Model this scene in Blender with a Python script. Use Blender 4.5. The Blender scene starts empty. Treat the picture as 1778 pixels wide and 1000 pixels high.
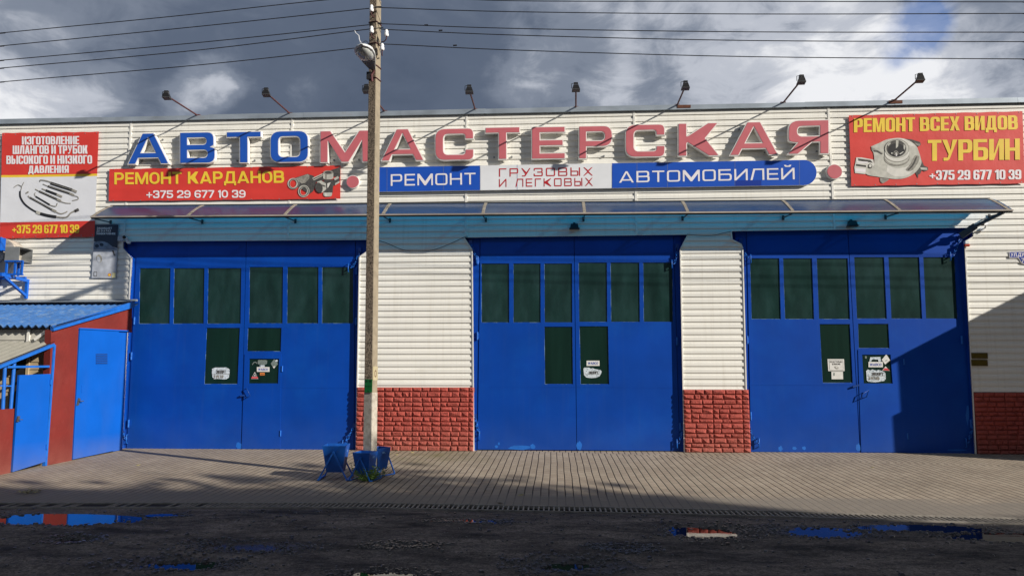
import bpy, math, random
import numpy as np
from mathutils import Vector, Matrix, noise as mnoise
from mathutils.geometry import tessellate_polygon
random.seed(7)
R = math.radians
scene = bpy.context.scene
COL = scene.collection

# ------------------------------------------------------------------ camera, world, sun, exposure
CAM_H, CAM_D, YAW, PITCH, FPX = 1.385, 14.3, R(3.4), R(6.9), 1284.0
SUN_AZ, SUN_EL = R(63.2), R(23.5)          # azimuth measured from the facade normal towards +X
cam = bpy.data.cameras.new('camera'); camo = bpy.data.objects.new('camera', cam); COL.objects.link(camo)
cam.sensor_width = 36; cam.lens = FPX / 1778 * 36; cam.clip_end = 3000; cam.clip_start = .05
camo.location = (0, -CAM_D, CAM_H)
camo.rotation_euler = (R(90) + PITCH, 0, YAW)
scene.camera = camo

scene.view_settings.view_transform = 'Standard'; scene.view_settings.look = 'None'
scene.view_settings.gamma = 1; scene.view_settings.exposure = 0.30

SUNV = Vector((math.sin(SUN_AZ) * math.cos(SUN_EL), -math.cos(SUN_AZ) * math.cos(SUN_EL), math.sin(SUN_EL)))
sl = bpy.data.lights.new('sun', 'SUN'); sl.energy = 4.95; sl.angle = R(.5); sl.color = (1, .945, .86)
so = bpy.data.objects.new('sun', sl); COL.objects.link(so)
so.rotation_euler = SUNV.to_track_quat('Z', 'Y').to_euler(); so.location = (20, -20, 20)

FW = Vector((-math.sin(YAW) * math.cos(PITCH), math.cos(YAW) * math.cos(PITCH), math.sin(PITCH)))
RT = Vector((math.cos(YAW), math.sin(YAW), 0)); UP = RT.cross(FW)
CAMP = Vector((0, -CAM_D, CAM_H))
SLOPE = .038

def ray(px, py): return FW * FPX + RT * (px - 889) - UP * (py - 500)
def at(px, py, Y=0.0):
    d = ray(px, py); return CAMP + d * ((Y + CAM_D) / d.y)
def atx(px, py, X):
    d = ray(px, py); return CAMP + d * (X / d.x)
def ground(px, py):
    d = ray(px, py); return CAMP + d * ((-SLOPE * CAM_D - CAM_H) / (d.z - SLOPE * d.y))
def road_pt(px, py, z=-.19):
    d = ray(px, py); return CAMP + d * ((z - CAM_H) / d.z)

def build_world():
    w = bpy.data.worlds.new('World'); scene.world = w; w.use_nodes = True
    nt = w.node_tree; nt.nodes.clear(); N = nt.nodes.new; L = nt.links.new
    out = N('ShaderNodeOutputWorld'); bg = N('ShaderNodeBackground'); bg.inputs[1].default_value = .1
    L(bg.outputs[0], out.inputs[0])
    sky = N('ShaderNodeTexSky'); sky.sky_type = 'NISHITA'; sky.sun_disc = False
    sky.sun_elevation = SUN_EL; sky.sun_rotation = math.atan2(SUNV.x, SUNV.y)
    sky.air_density = 1.0; sky.dust_density = .6
    tc = N('ShaderNodeTexCoord'); V = tc.outputs['Generated']
    def m(op, a, b=None, clamp=False):
        n = N('ShaderNodeMath'); n.operation = op; n.use_clamp = clamp
        for i, x in enumerate((a, b)):
            if x is None: continue
            if isinstance(x, (int, float)): n.inputs[i].default_value = x
            else: L(x, n.inputs[i])
        return n.outputs[0]
    nz = N('ShaderNodeTexNoise'); nz.inputs['Scale'].default_value = 2.1; nz.inputs['Detail'].default_value = 3
    L(V, nz.inputs['Vector'])
    # warp the direction a little so that the cloud banks get ragged edges
    wv = N('ShaderNodeVectorMath'); wv.operation = 'MULTIPLY_ADD'; L(nz.outputs['Color'], wv.inputs[0])
    wv.inputs[1].default_value = (.2, .2, .2)
    nw = N('ShaderNodeTexNoise'); nw.inputs['Scale'].default_value = 8; nw.inputs['Detail'].default_value = 6; nw.inputs['Roughness'].default_value = .6; L(V, nw.inputs['Vector'])
    w2 = N('ShaderNodeVectorMath'); w2.operation = 'MULTIPLY_ADD'; L(nw.outputs['Color'], w2.inputs[0]); w2.inputs[1].default_value = (.11, .11, .11); L(V, w2.inputs[2])
    s2 = N('ShaderNodeVectorMath'); s2.operation = 'SUBTRACT'; L(w2.outputs[0], s2.inputs[0]); s2.inputs[1].default_value = (.055, .055, .055)
    sub = N('ShaderNodeVectorMath'); sub.operation = 'SUBTRACT'; L(s2.outputs[0], sub.inputs[0]); sub.inputs[1].default_value = (.1, .1, .1)
    L(sub.outputs[0], wv.inputs[2]); nv = N('ShaderNodeVectorMath'); nv.operation = 'NORMALIZE'; L(wv.outputs[0], nv.inputs[0]); WV = nv.outputs['Vector']
    def blob(px, py, k, amp, src):
        d = (ray(px, py) if py is not None else Vector(px)).normalized()
        dp = N('ShaderNodeVectorMath'); dp.operation = 'DOT_PRODUCT'; L(src, dp.inputs[0]); dp.inputs[1].default_value = d
        e = m('EXPONENT', m('MULTIPLY', m('SUBTRACT', dp.outputs['Value'], 1.0), k))
        return m('MULTIPLY', e, amp)
    field = None
    for bl in SKY_BLOBS:
        b = blob(*bl, WV) if len(bl) == 4 else blob(bl[0], None, bl[1], bl[2], V)
        field = b if field is None else m('ADD', field, b)
    n2 = N('ShaderNodeTexNoise'); n2.inputs['Scale'].default_value = 4.2; n2.inputs['Detail'].default_value = 9; n2.inputs['Roughness'].default_value = .52
    n2.inputs['Distortion'].default_value = .25
    mp = N('ShaderNodeMapping'); mp.inputs['Scale'].default_value = (1, 1, 1.9); L(V, mp.inputs['Vector']); L(mp.outputs[0], n2.inputs['Vector'])
    n4 = N('ShaderNodeTexNoise'); n4.inputs['Scale'].default_value = 13; n4.inputs['Detail'].default_value = 8; n4.inputs['Roughness'].default_value = .6; n4.inputs['Distortion'].default_value = .5; L(mp.outputs[0], n4.inputs['Vector'])
    field = m('MULTIPLY', field, m('ADD', m('MULTIPLY', n4.outputs['Fac'], 1.2), .4))
    field = m('ADD', field, m('MULTIPLY', m('SUBTRACT', n4.outputs['Fac'], .5), .22))
    f = m('ADD', m('ADD', field, .22), m('MULTIPLY', m('SUBTRACT', n2.outputs['Fac'], .5), .56))
    ramp = N('ShaderNodeValToRGB'); cr = ramp.color_ramp; cr.interpolation = 'EASE'
    els = [(0, (.066, .090, .142)), (.25, (.108, .138, .2)), (.45, (.21, .245, .315)), (.7, (.50, .53, .60)), (1, (.86, .87, .9))]
    cr.elements[0].position, cr.elements[0].color = els[0][0], (*els[0][1], 1)
    cr.elements[1].position, cr.elements[1].color = els[-1][0], (*els[-1][1], 1)
    for p, c in els[1:-1]:
        e = cr.elements.new(p); e.color = (*c, 1)
    L(f, ramp.inputs[0])
    sc = N('ShaderNodeMixRGB'); sc.blend_type = 'MULTIPLY'; sc.inputs[0].default_value = 1; sc.inputs[2].default_value = (8.2, 8.2, 8.2, 1)
    L(ramp.outputs[0], sc.inputs[1])
    # patch of open blue sky, upper right
    pm = blob(1640, 8, 1100, .95, WV)
    pm2 = blob(1560, 95, 900, .17, WV)
    n3 = N('ShaderNodeTexNoise'); n3.inputs['Scale'].default_value = 8; n3.inputs['Detail'].default_value = 8; n3.inputs['Distortion'].default_value = .6; L(mp.outputs[0], n3.inputs['Vector'])
    hole = m('MULTIPLY', m('ADD', pm, pm2), m('ADD', m('MULTIPLY', m('SUBTRACT', n3.outputs['Fac'], .5), 5.0), 1.0))
    hole = m('MULTIPLY', m('SUBTRACT', hole, .35), 1.5, True)
    hole = m('MULTIPLY', hole, .6)
    mix = N('ShaderNodeMixRGB'); L(hole, mix.inputs[0]); L(sc.outputs[0], mix.inputs[1])
    blu = N('ShaderNodeMixRGB'); blu.blend_type = 'MULTIPLY'; blu.inputs[0].default_value = 1; L(sky.outputs[0], blu.inputs[1]); blu.inputs[2].default_value = (.27, .64, 1.2, 1)
    L(blu.outputs[0], mix.inputs[2])
    L(mix.outputs[0], bg.inputs[0])

# brighter (+) and darker (-) cloud masses by direction
SKY_BLOBS = [(40, 222, 420, .44), (190, 205, 900, .22), (-110, 195, 170, .2), (360, 190, 1500, .30), (425, 150, 2600, .36), (590, 165, 2500, .14), (0, -30, 60, .20), (640, 20, 90, .08), (1060, 0, 130, .36), (1340, 70, 85, .36),
             (1490, 190, 120, .50), (1640, 150, 400, .22), (1760, 120, 60, .26), (930, 175, 1500, .30), (1080, 185, 1500, .24), (230, 105, 160, -.12), (760, 140, 90, -.12), (900, -1600, 4, .08), ((.2, -1, .35), 1.6, .30)]  # last entry: unseen bright sky behind the camera, added for ambient fill
build_world()

# ------------------------------------------------------------------ helpers
class MB:
    """collects polygons, builds ONE mesh object"""
    def __init__(s): s.v = []; s.f = []; s.m = []; s.mats = []; s.sm = []
    def mi(s, mat):
        if mat not in s.mats: s.mats.append(mat)
        return s.mats.index(mat)
    def add(s, vs, fs, mat, smooth=False):
        o = len(s.v); s.v += [tuple(v) for v in vs]; i = s.mi(mat)
        for f in fs: s.f.append(tuple(o + k for k in f)); s.m.append(i); s.sm.append(smooth)
        return s
    def quad(s, a, b, c, d, mat): return s.add([a, b, c, d], [(0, 1, 2, 3)], mat)
    def box(s, x0, x1, y0, y1, z0, z1, mat):
        return s.hexa([(x0, y0, z0), (x1, y0, z0), (x1, y1, z0), (x0, y1, z0)], [(x0, y0, z1), (x1, y0, z1), (x1, y1, z1), (x0, y1, z1)], mat)
    def hexa(s, lo, hi, mat):
        return s.add(list(lo) + list(hi), [(3, 2, 1, 0), (4, 5, 6, 7), (0, 1, 5, 4), (1, 2, 6, 5), (2, 3, 7, 6), (3, 0, 4, 7)], mat)
    def bar(s, a, b, w, h, mat, up=(0, 0, 1)):
        a, b = Vector(a), Vector(b); d = (b - a).normalized(); u = Vector(up)
        if abs(d.dot(u)) > .98: u = Vector((0, 1, 0))
        x = d.cross(u).normalized(); z = x.cross(d)
        q = lambda p: [p - x * w / 2 - z * h / 2, p + x * w / 2 - z * h / 2, p + x * w / 2 + z * h / 2, p - x * w / 2 + z * h / 2]
        return s.hexa(q(a), q(b), mat)
    def tube(s, pts, r, mat, n=8, cap=True, closed=False):
        pts = [Vector(p) for p in pts]; rs = r if isinstance(r, (list, tuple)) else [r] * len(pts)
        vs = []; prev = None; m = len(pts)
        for i, p in enumerate(pts):
            d = (pts[(i + 1) % m] - pts[i - 1]) if closed else (pts[min(i + 1, m - 1)] - pts[max(i - 1, 0)])
            d.normalize()
            x = d.cross(Vector((0, 0, 1)))
            if x.length < .05: x = d.cross(Vector((1, 0, 0)))
            x.normalize()
            if prev is not None:
                x2 = prev - d * prev.dot(d)
                if x2.length > .05: x = x2.normalized()
            prev = x; z = x.cross(d)
            for k in range(n):
                a = 2 * math.pi * k / n; vs.append(p + (x * math.cos(a) + z * math.sin(a)) * rs[i])
        fs = []
        for i in range(m if closed else m - 1):
            for k in range(n):
                j = (i + 1) % m
                fs.append((i * n + k, i * n + (k + 1) % n, j * n + (k + 1) % n, j * n + k))
        s.add(vs, fs, mat, n > 5)
        if cap and not closed: s.add(vs[:n], [tuple(range(n))[::-1]], mat); s.add(vs[-n:], [tuple(range(n))], mat)
        return s
    def cyl(s, a, b, r, mat, n=12, r2=None): return s.tube([a, b], [r, r if r2 is None else r2], mat, n)
    def flat(s, loops, fn, mat, rev=False):
        """loops: outer + holes in 2D -> faces through fn(x, y)"""
        tr = tessellate_polygon([[Vector((p[0], p[1], 0)) for p in l] for l in loops])
        return s.add([fn(*p) for l in loops for p in l], tr, mat)
    def slab(s, loops, f0, f1, mat, mat_side=None, back=True):
        """an extruded outline with holes: f0 front map, f1 back map"""
        s.flat(loops, f0, mat)
        if back: s.flat(loops, f1, mat_side or mat)
        for l in loops:
            n = len(l); s.add([f0(*p) for p in l] + [f1(*p) for p in l], [(i, (i + 1) % n, n + (i + 1) % n, n + i) for i in range(n)], mat_side or mat)
        return s
    def build(s, name, parent=None, recalc=True):
        off = root_loc(parent)
        me = bpy.data.meshes.new(name)
        me.from_pydata([(v[0] - off.x, v[1] - off.y, v[2] - off.z) for v in s.v], [], s.f)
        for m in s.mats: me.materials.append(m)
        me.polygons.foreach_set('material_index', s.m)
        me.polygons.foreach_set('use_smooth', s.sm)
        me.update()
        o = bpy.data.objects.new(name, me); COL.objects.link(o)
        if parent is not None: o.parent = parent
        return o

def root_loc(o):
    if o is None: return Vector((0, 0, 0))
    while o.parent is not None: o = o.parent
    return Vector(o.location)
def tag(o, label=None, cat=None, group=None, kind=None):
    if label: o['label'] = label
    if cat: o['category'] = cat
    if group: o['group'] = group
    if kind: o['kind'] = kind
    return o
def thing(name, label, cat, loc=(0, 0, 0), group=None):
    o = bpy.data.objects.new(name, None); COL.objects.link(o); o.location = loc; o.empty_display_size = .2
    return tag(o, label, cat, group)
def copy_tree(o, parent=None):
    c = o.copy(); COL.objects.link(c)
    if parent is not None: c.parent = parent
    for ch in [x for x in bpy.data.objects if x.parent == o]: copy_tree(ch, c)
    return c

# ------------------------------------------------------------------ materials
def mat(name, col, rough=.6, var=.12, scale=4, metal=0, spec=.4, bump=0, bscale=60, stretch=(1, 1, 1), col2=None, c2pos=(.45, .7), c2scale=6, coat=0):
    m = bpy.data.materials.new(name); m.use_nodes = True; nt = m.node_tree; N = nt.nodes.new; L = nt.links.new
    p = nt.nodes['Principled BSDF']; p.inputs['Roughness'].default_value = rough; p.inputs['Metallic'].default_value = metal
    p.inputs['Specular IOR Level'].default_value = spec; p.inputs['Coat Weight'].default_value = coat
    geo = N('ShaderNodeNewGeometry'); mp = N('ShaderNodeMapping'); mp.inputs['Scale'].default_value = stretch; L(geo.outputs['Position'], mp.inputs['Vector'])
    nz = N('ShaderNodeTexNoise'); nz.inputs['Scale'].default_value = scale; nz.inputs['Detail'].default_value = 6; L(mp.outputs[0], nz.inputs['Vector'])
    mr = N('ShaderNodeMapRange'); mr.inputs[1].default_value = .3; mr.inputs[2].default_value = .7; mr.inputs[3].default_value = 1 - var; mr.inputs[4].default_value = 1 + var
    L(nz.outputs['Fac'], mr.inputs[0])
    base = N('ShaderNodeRGB'); base.outputs[0].default_value = (*col, 1); src = base.outputs[0]
    if col2:
        n2 = N('ShaderNodeTexNoise'); n2.inputs['Scale'].default_value = c2scale; n2.inputs['Detail'].default_value = 8; n2.inputs['Roughness'].default_value = .65; L(mp.outputs[0], n2.inputs['Vector'])
        r2 = N('ShaderNodeMapRange'); r2.inputs[1].default_value, r2.inputs[2].default_value = c2pos; L(n2.outputs['Fac'], r2.inputs[0])
        mx = N('ShaderNodeMixRGB'); L(r2.outputs[0], mx.inputs[0]); L(src, mx.inputs[1]); mx.inputs[2].default_value = (*col2, 1); src = mx.outputs[0]
    mul = N('ShaderNodeVectorMath'); mul.operation = 'SCALE'; L(src, mul.inputs[0]); L(mr.outputs[0], mul.inputs['Scale'])
    L(mul.outputs[0], p.inputs['Base Color'])
    if bump:
        nb = N('ShaderNodeTexNoise'); nb.inputs['Scale'].default_value = bscale; nb.inputs['Detail'].default_value = 5; L(mp.outputs[0], nb.inputs['Vector'])
        b = N('ShaderNodeBump'); b.inputs['Strength'].default_value = bump; b.inputs['Distance'].default_value = .02; L(nb.outputs['Fac'], b.inputs['Height']); L(b.outputs[0], p.inputs['Normal'])
    return m

BLUE = mat('gate_blue_paint', (.0008, .050, .325), .5, .10, 1.3, spec=.18, bump=.10, bscale=2.2, col2=(.0012, .064, .36), c2pos=(.5, .75), c2scale=1.1)
def weather(m, dust, zlo, zhi, amt, runs=.10):
    """road dust splashed along the foot of a painted surface and faint rain runs"""
    nt = m.node_tree; N = nt.nodes.new; L = nt.links.new; p = nt.nodes['Principled BSDF']; src = p.inputs['Base Color'].links[0].from_socket
    geo = N('ShaderNodeNewGeometry'); sep = N('ShaderNodeSeparateXYZ'); L(geo.outputs['Position'], sep.inputs[0])
    n = N('ShaderNodeTexNoise'); n.inputs['Scale'].default_value = 3; n.inputs['Detail'].default_value = 7; L(geo.outputs['Position'], n.inputs['Vector'])
    h = N('ShaderNodeMapRange'); h.inputs[1].default_value = zlo; h.inputs[2].default_value = zhi; h.inputs[3].default_value = 1; h.inputs[4].default_value = 0; L(sep.outputs[2], h.inputs[0])
    f = N('ShaderNodeMath'); f.operation = 'MULTIPLY'; L(h.outputs[0], f.inputs[0]); L(n.outputs['Fac'], f.inputs[1])
    mp = N('ShaderNodeMapping'); mp.inputs['Scale'].default_value = (9, 1, .35); L(geo.outputs['Position'], mp.inputs['Vector'])
    r = N('ShaderNodeTexNoise'); r.inputs['Scale'].default_value = 1.6; r.inputs['Detail'].default_value = 6; L(mp.outputs[0], r.inputs['Vector'])
    rm = N('ShaderNodeMapRange'); rm.inputs[1].default_value = .52; rm.inputs[2].default_value = .78; rm.inputs[3].default_value = 0; rm.inputs[4].default_value = runs; L(r.outputs['Fac'], rm.inputs[0])
    g = N('ShaderNodeMath'); g.operation = 'MULTIPLY_ADD'; g.use_clamp = True; L(f.outputs[0], g.inputs[0]); g.inputs[1].default_value = amt * 2; L(rm.outputs[0], g.inputs[2])
    mx = N('ShaderNodeMixRGB'); L(g.outputs[0], mx.inputs[0]); L(src, mx.inputs[1]); mx.inputs[2].default_value = (*dust, 1); L(mx.outputs[0], p.inputs['Base Color'])
weather(BLUE, (.07, .12, .24), 0, .7, .13, .05)
BLUE_FADED = mat('blue_paint_patch', (.010, .125, .50), .55, .15, 8)
BLUE_SHED = mat('bright_blue_paint', (.001, .094, .47), .45, .07, 2, bump=.1, bscale=3)
BLUE_IRON = mat('blue_iron_paint', (.012, .125, .50), .45, .15, 9)
NAVY_IRON = mat('dark_blue_paint', (.006, .05, .24), .45, .25, 9, col2=(.05, .05, .06), c2pos=(.62, .72), c2scale=20)
GLASS = mat('dark_green_pane', (.0035, .020, .014), .35, .2, .8, stretch=(7, 1, .5), spec=.22, col2=(.007, .028, .021), c2pos=(.4, .9), c2scale=.7)
GLASS_PALER = mat('paler_green_pane', (.0075, .028, .0245), .32, .25, 1.6, stretch=(2.5, 1, .9), spec=.25, col2=(.018, .048, .046), c2pos=(.42, .72), c2scale=1.1)  # paler tone, used for the upper panes
PUTTY = mat('pale_putty', (.20, .31, .36), .7, .4, 6, col2=(.002, .05, .30), c2pos=(.40, .52), c2scale=4.5)
WHITE_TRIM = mat('white_trim', (.74, .72, .66), .5, .06, 3)
PLINTH = mat('red_stone_cladding', (.37, .069, .051), .85, .22, 14, bump=.6, bscale=38, col2=(.26, .048, .037), c2pos=(.5, .75), c2scale=16)
GALV = mat('galvanised_flashing', (.29, .33, .37), .5, .25, 3, metal=.35, bump=.1, bscale=3, stretch=(.6, 1, 1), col2=(.22, .2, .18), c2pos=(.6, .75), c2scale=1.5)
RUST = mat('rust', (.12, .045, .025), .9, .3, 20)
RUST_ARM = mat('rusty_arm_paint', (.09, .03, .03), .7, .3, 20)
BLACK = mat('black_metal', (.018, .018, .02), .5, .2, 10)
DARKGREY = mat('dark_grey_metal', (.06, .062, .065), .5, .2, 10)
GREY = mat('grey_metal', (.25, .26, .26), .5, .15, 6, metal=.3)
WHITE = mat('white_plastic', (.75, .75, .75), .4, .05, 5)
LETTER_WHITE = mat('letter_white_side', (.78, .76, .72), .5, .08, 6)
LETTER_BLUE = mat('letter_blue_face', (.012, .085, .43), .45, .06, 3)
LETTER_RED = mat('letter_faded_red_face', (.54, .135, .155), .5, .06, 5)
SIGN_BLUE = mat('sign_blue_film', (.010, .080, .46), .4, .06, 3)
SIGN_WHITE = mat('sign_white_film', (.74, .75, .77), .4, .05, 3)
SIGN_RED = mat('sign_red_film', (.45, .012, .02), .5, .1, 5)
B_RED = mat('banner_red_vinyl', (.63, .045, .034), .5, .08, 1.5, bump=.25, bscale=4.0, spec=.4)
B_WHITE = mat('banner_white_vinyl', (.70, .71, .74), .5, .05, 1.5, bump=.25, bscale=4.0)
INK_WHITE = mat('white_ink', (.80, .76, .77), .5, .04, 3)
INK_YELLOW = mat('yellow_ink', (.80, .55, .045), .5, .08, 3)
INK_BLACK = mat('black_ink', (.02, .02, .022), .4, .3, 15)
INK_DARK = mat('dark_grey_ink', (.075, .07, .065), .4, .35, 30)
INK_MID = mat('mid_grey_ink', (.27, .255, .22), .45, .3, 25)
INK_GREY = mat('light_grey_ink', (.50, .49, .43), .45, .16, 12)
INK_PALE = mat('pale_grey_ink', (.66, .64, .58), .45, .08, 12)
INK_GOLD = mat('gold_ink', (.55, .40, .08), .5, .1, 10)
INK_BLUE = mat('blue_ink', (.02, .06, .35), .5, .1, 10)
INK_ORANGE = mat('orange_ink', (.70, .22, .05), .5, .1, 10)
INK_SIGNRED = mat('warning_red_ink', (.6, .03, .04), .5, .1, 10)
PAPER = mat('paper', (.68, .67, .63), .8, .08, 15)
PAPER_TORN = mat('torn_paper', (.58, .64, .68), .8, .2, 40, col2=(.2, .26, .3), c2pos=(.5, .62), c2scale=30)
FILM_REST = mat('sticker_residue', (.16, .2, .18), .7, .4, 60)
POSTER_NAVY = mat('poster_navy', (.012, .028, .055), .4, .2, 3)
POSTER_GREY = mat('poster_grey', (.42, .44, .48), .4, .18, 9)
POSTER_MID = mat('poster_slate', (.16, .2, .27), .4, .3, 12)
BRASS = mat('brass_plaque', (.16, .115, .02), .4, .15, 30, metal=.5)
PLATE_BLUE = mat('enamel_blue', (.02, .05, .32), .35, .05, 5)
CONCRETE_DARK = mat('rough_concrete', (.33, .255, .18), .95, .3, 30, bump=.9, bscale=90, col2=(.10, .076, .054), c2pos=(.47, .58), c2scale=42)
CONCRETE_PALE = mat('smooth_concrete', (.27, .225, .16), .9, .15, 10, bump=.2, bscale=60)
WHITEWASH = mat('whitewashed_concrete', (.46, .42, .35), .9, .15, 10, col2=(.33, .29, .23), c2pos=(.45, .65), c2scale=14, bump=.3, bscale=60)
GREEN_PLATE = mat('green_plate', (.006, .17, .035), .5, .2, 15)
PORCELAIN = mat('porcelain', (.8, .8, .8), .15, .03, 5)
LENS = mat('lamp_glass', (.42, .43, .41), .15, .3, 20, spec=.6)
SHED_RED = mat('shed_red_paint', (.165, .016, .011), .75, .12, 3, bump=.2, bscale=20, col2=(.2, .028, .02), c2pos=(.55, .8), c2scale=2.5)
SLATE_BLUE = mat('painted_corrugated_sheet', (.035, .12, .32), .7, .2, 5, col2=(.12, .19, .29), c2pos=(.5, .72), c2scale=6)
SLATE_GREY = mat('grey_corrugated_sheet', (.25, .24, .205), .8, .25, 5, col2=(.15, .145, .12), c2pos=(.45, .7), c2scale=5)
TAN_LIT_SIDING = mat('lit_tan_siding', (.42, .33, .20), .7, .12, 5)  # tan puts the brown light under the low roof into cream siding
LEAF = mat('weed_leaf', (.10, .18, .03), .6, .35, 25)
LEAF_DRY = mat('dry_leaf', (.32, .27, .13), .7, .3, 25)
CROWN = mat('tree_leaf', (.05, .08, .025), .7, .4, 5)
BARK = mat('bark', (.09, .07, .05), .9, .3, 12)
STONE = mat('gravel_stone', (.075, .071, .069), .42, .5, 40, spec=.5)
RENDER_WALL = mat('grey_render', (.30, .28, .25), .85, .12, 2)

def siding_mat():
    m = mat('cream_vinyl_siding', (.785, .765, .70), .5, .045, 1.3, bump=.05, bscale=3, stretch=(.5, 1, 2.5), col2=(.60, .565, .46), c2pos=(.6, .85), c2scale=1.1)
    return m
SIDING = siding_mat()
weather(SIDING, (.42, .37, .28), -2, -1, 0, .22)

def paving_mat():
    m = bpy.data.materials.new('concrete_pavers'); m.use_nodes = True; nt = m.node_tree; N = nt.nodes.new; L = nt.links.new
    p = nt.nodes['Principled BSDF']; p.inputs['Roughness'].default_value = .85; p.inputs['Specular IOR Level'].default_value = .3
    geo = N('ShaderNodeNewGeometry'); sep = N('ShaderNodeSeparateXYZ'); L(geo.outputs['Position'], sep.inputs[0])
    wob = N('ShaderNodeTexNoise'); wob.inputs['Scale'].default_value = .9; wob.inputs['Detail'].default_value = 2; L(geo.outputs['Position'], wob.inputs['Vector'])
    def m_(op, a, b=None, c=None, clamp=False):
        n = N('ShaderNodeMath'); n.operation = op; n.use_clamp = clamp
        for i, x in enumerate((a, b, c)):
            if x is None: continue
            if isinstance(x, (int, float)): n.inputs[i].default_value = x
            else: L(x, n.inputs[i])
        return n.outputs[0]
    x = m_('ADD', sep.outputs[0], m_('MULTIPLY', m_('SUBTRACT', wob.outputs['Fac'], .5), .035))
    # blocks shift by half a course where the layers started anew
    xs = m_('ADD', x, m_('MULTIPLY', m_('GREATER_THAN', m_('ADD', sep.outputs[1], m_('MULTIPLY', sep.outputs[0], .18)), -.1), .055))
    cmb = N('ShaderNodeCombineXYZ'); L(sep.outputs[1], cmb.inputs[0]); L(xs, cmb.inputs[1])
    br = N('ShaderNodeTexBrick'); br.offset = .5; L(cmb.outputs[0], br.inputs['Vector'])
    br.inputs['Scale'].default_value = 1; br.inputs['Brick Width'].default_value = .218; br.inputs['Row Height'].default_value = .1095
    br.inputs['Mortar Size'].default_value = .0045; br.inputs['Mortar Smooth'].default_value = .3; br.inputs['Bias'].default_value = 0
    br.inputs['Color1'].default_value = (.245, .197, .148, 1); br.inputs['Color2'].default_value = (.285, .235, .178, 1); br.inputs['Mortar'].default_value = (.13, .105, .08, 1)
    # long joints: dark and open
    fr = m_('ABSOLUTE', m_('SUBTRACT', m_('FRACT', m_('DIVIDE', xs, .1095)), .5))
    joint = m_('MULTIPLY', m_('SUBTRACT', fr, .412), 20, None, True)
    n1 = N('ShaderNodeTexNoise'); n1.inputs['Scale'].default_value = .8; n1.inputs['Detail'].default_value = 7; n1.inputs['Roughness'].default_value = .6; L(geo.outputs['Position'], n1.inputs['Vector'])
    jn = m_('MULTIPLY', joint, m_('MULTIPLY', m_('SUBTRACT', 1.15, n1.outputs['Fac']), 1.7, None, True))
    n2 = N('ShaderNodeTexNoise'); n2.inputs['Scale'].default_value = 12; n2.inputs['Detail'].default_value = 8; L(geo.outputs['Position'], n2.inputs['Vector'])
    v = m_('ADD', m_('MULTIPLY', n1.outputs['Fac'], .9), m_('MULTIPLY', n2.outputs['Fac'], .5))
    v = m_('ADD', v, .47)
    mul = N('ShaderNodeVectorMath'); mul.operation = 'SCALE'; L(br.outputs['Color'], mul.inputs[0]); L(v, mul.inputs['Scale'])
    mxj = N('ShaderNodeMixRGB'); L(jn, mxj.inputs[0]); L(mul.outputs[0], mxj.inputs[1]); mxj.inputs[2].default_value = (.022, .016, .011, 1)
    # sand and dirt washed over the blocks along the drain and in blotches
    dn = N('ShaderNodeTexNoise'); dn.inputs['Scale'].default_value = 1.7; dn.inputs['Detail'].default_value = 6
    dm = N('ShaderNodeMapping'); dm.inputs['Scale'].default_value = (.5, 1.6, 1); L(geo.outputs['Position'], dm.inputs['Vector']); L(dm.outputs[0], dn.inputs['Vector'])
    edge = m_('MULTIPLY', m_('ADD', m_('MULTIPLY', sep.outputs[1], -1), -4.1), 1.0)
    dirt = m_('MULTIPLY', m_('ADD', m_('SUBTRACT', dn.outputs['Fac'], .52), m_('MAXIMUM', edge, -.12)), 2.6, None, True)
    dirt = m_('MULTIPLY', dirt, .8)
    mxd = N('ShaderNodeMixRGB'); L(dirt, mxd.inputs[0]); L(mxj.outputs[0], mxd.inputs[1]); mxd.inputs[2].default_value = (.20, .175, .145, 1)
    # moss in the joints by the wall on the left
    ms = N('ShaderNodeTexNoise'); ms.inputs['Scale'].default_value = 2.2; ms.inputs['Detail'].default_value = 5; L(geo.outputs['Position'], ms.inputs['Vector'])
    dx = m_('SUBTRACT', 1, m_('MULTIPLY', m_('ABSOLUTE', m_('ADD', sep.outputs[0], 2.3)), .62), None, True)
    dy = m_('SUBTRACT', 1, m_('MULTIPLY', m_('ABSOLUTE', m_('ADD', sep.outputs[1], .6)), .6), None, True)
    moss = m_('MULTIPLY', m_('MULTIPLY', dx, dy), m_('MULTIPLY', m_('SUBTRACT', ms.outputs['Fac'], .3), 2.2, None, True))
    mxm = N('ShaderNodeMixRGB'); L(moss, mxm.inputs[0]); L(mxd.outputs[0], mxm.inputs[1]); mxm.inputs[2].default_value = (.14, .135, .055, 1)
    L(mxm.outputs[0], p.inputs['Base Color'])
    h = m_('ADD', m_('MULTIPLY', m_('MULTIPLY', jn, m_('SUBTRACT', 1, dirt)), -1.0), m_('MULTIPLY', n2.outputs['Fac'], .5))
    h = m_('ADD', h, m_('MULTIPLY', m_('MULTIPLY', br.outputs['Fac'], m_('SUBTRACT', 1, dirt)), -.35))
    b = N('ShaderNodeBump'); b.inputs['Strength'].default_value = .55; b.inputs['Distance'].default_value = .012; L(h, b.inputs['Height']); L(b.outputs[0], p.inputs['Normal'])
    return m
PAVING = paving_mat()

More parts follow.
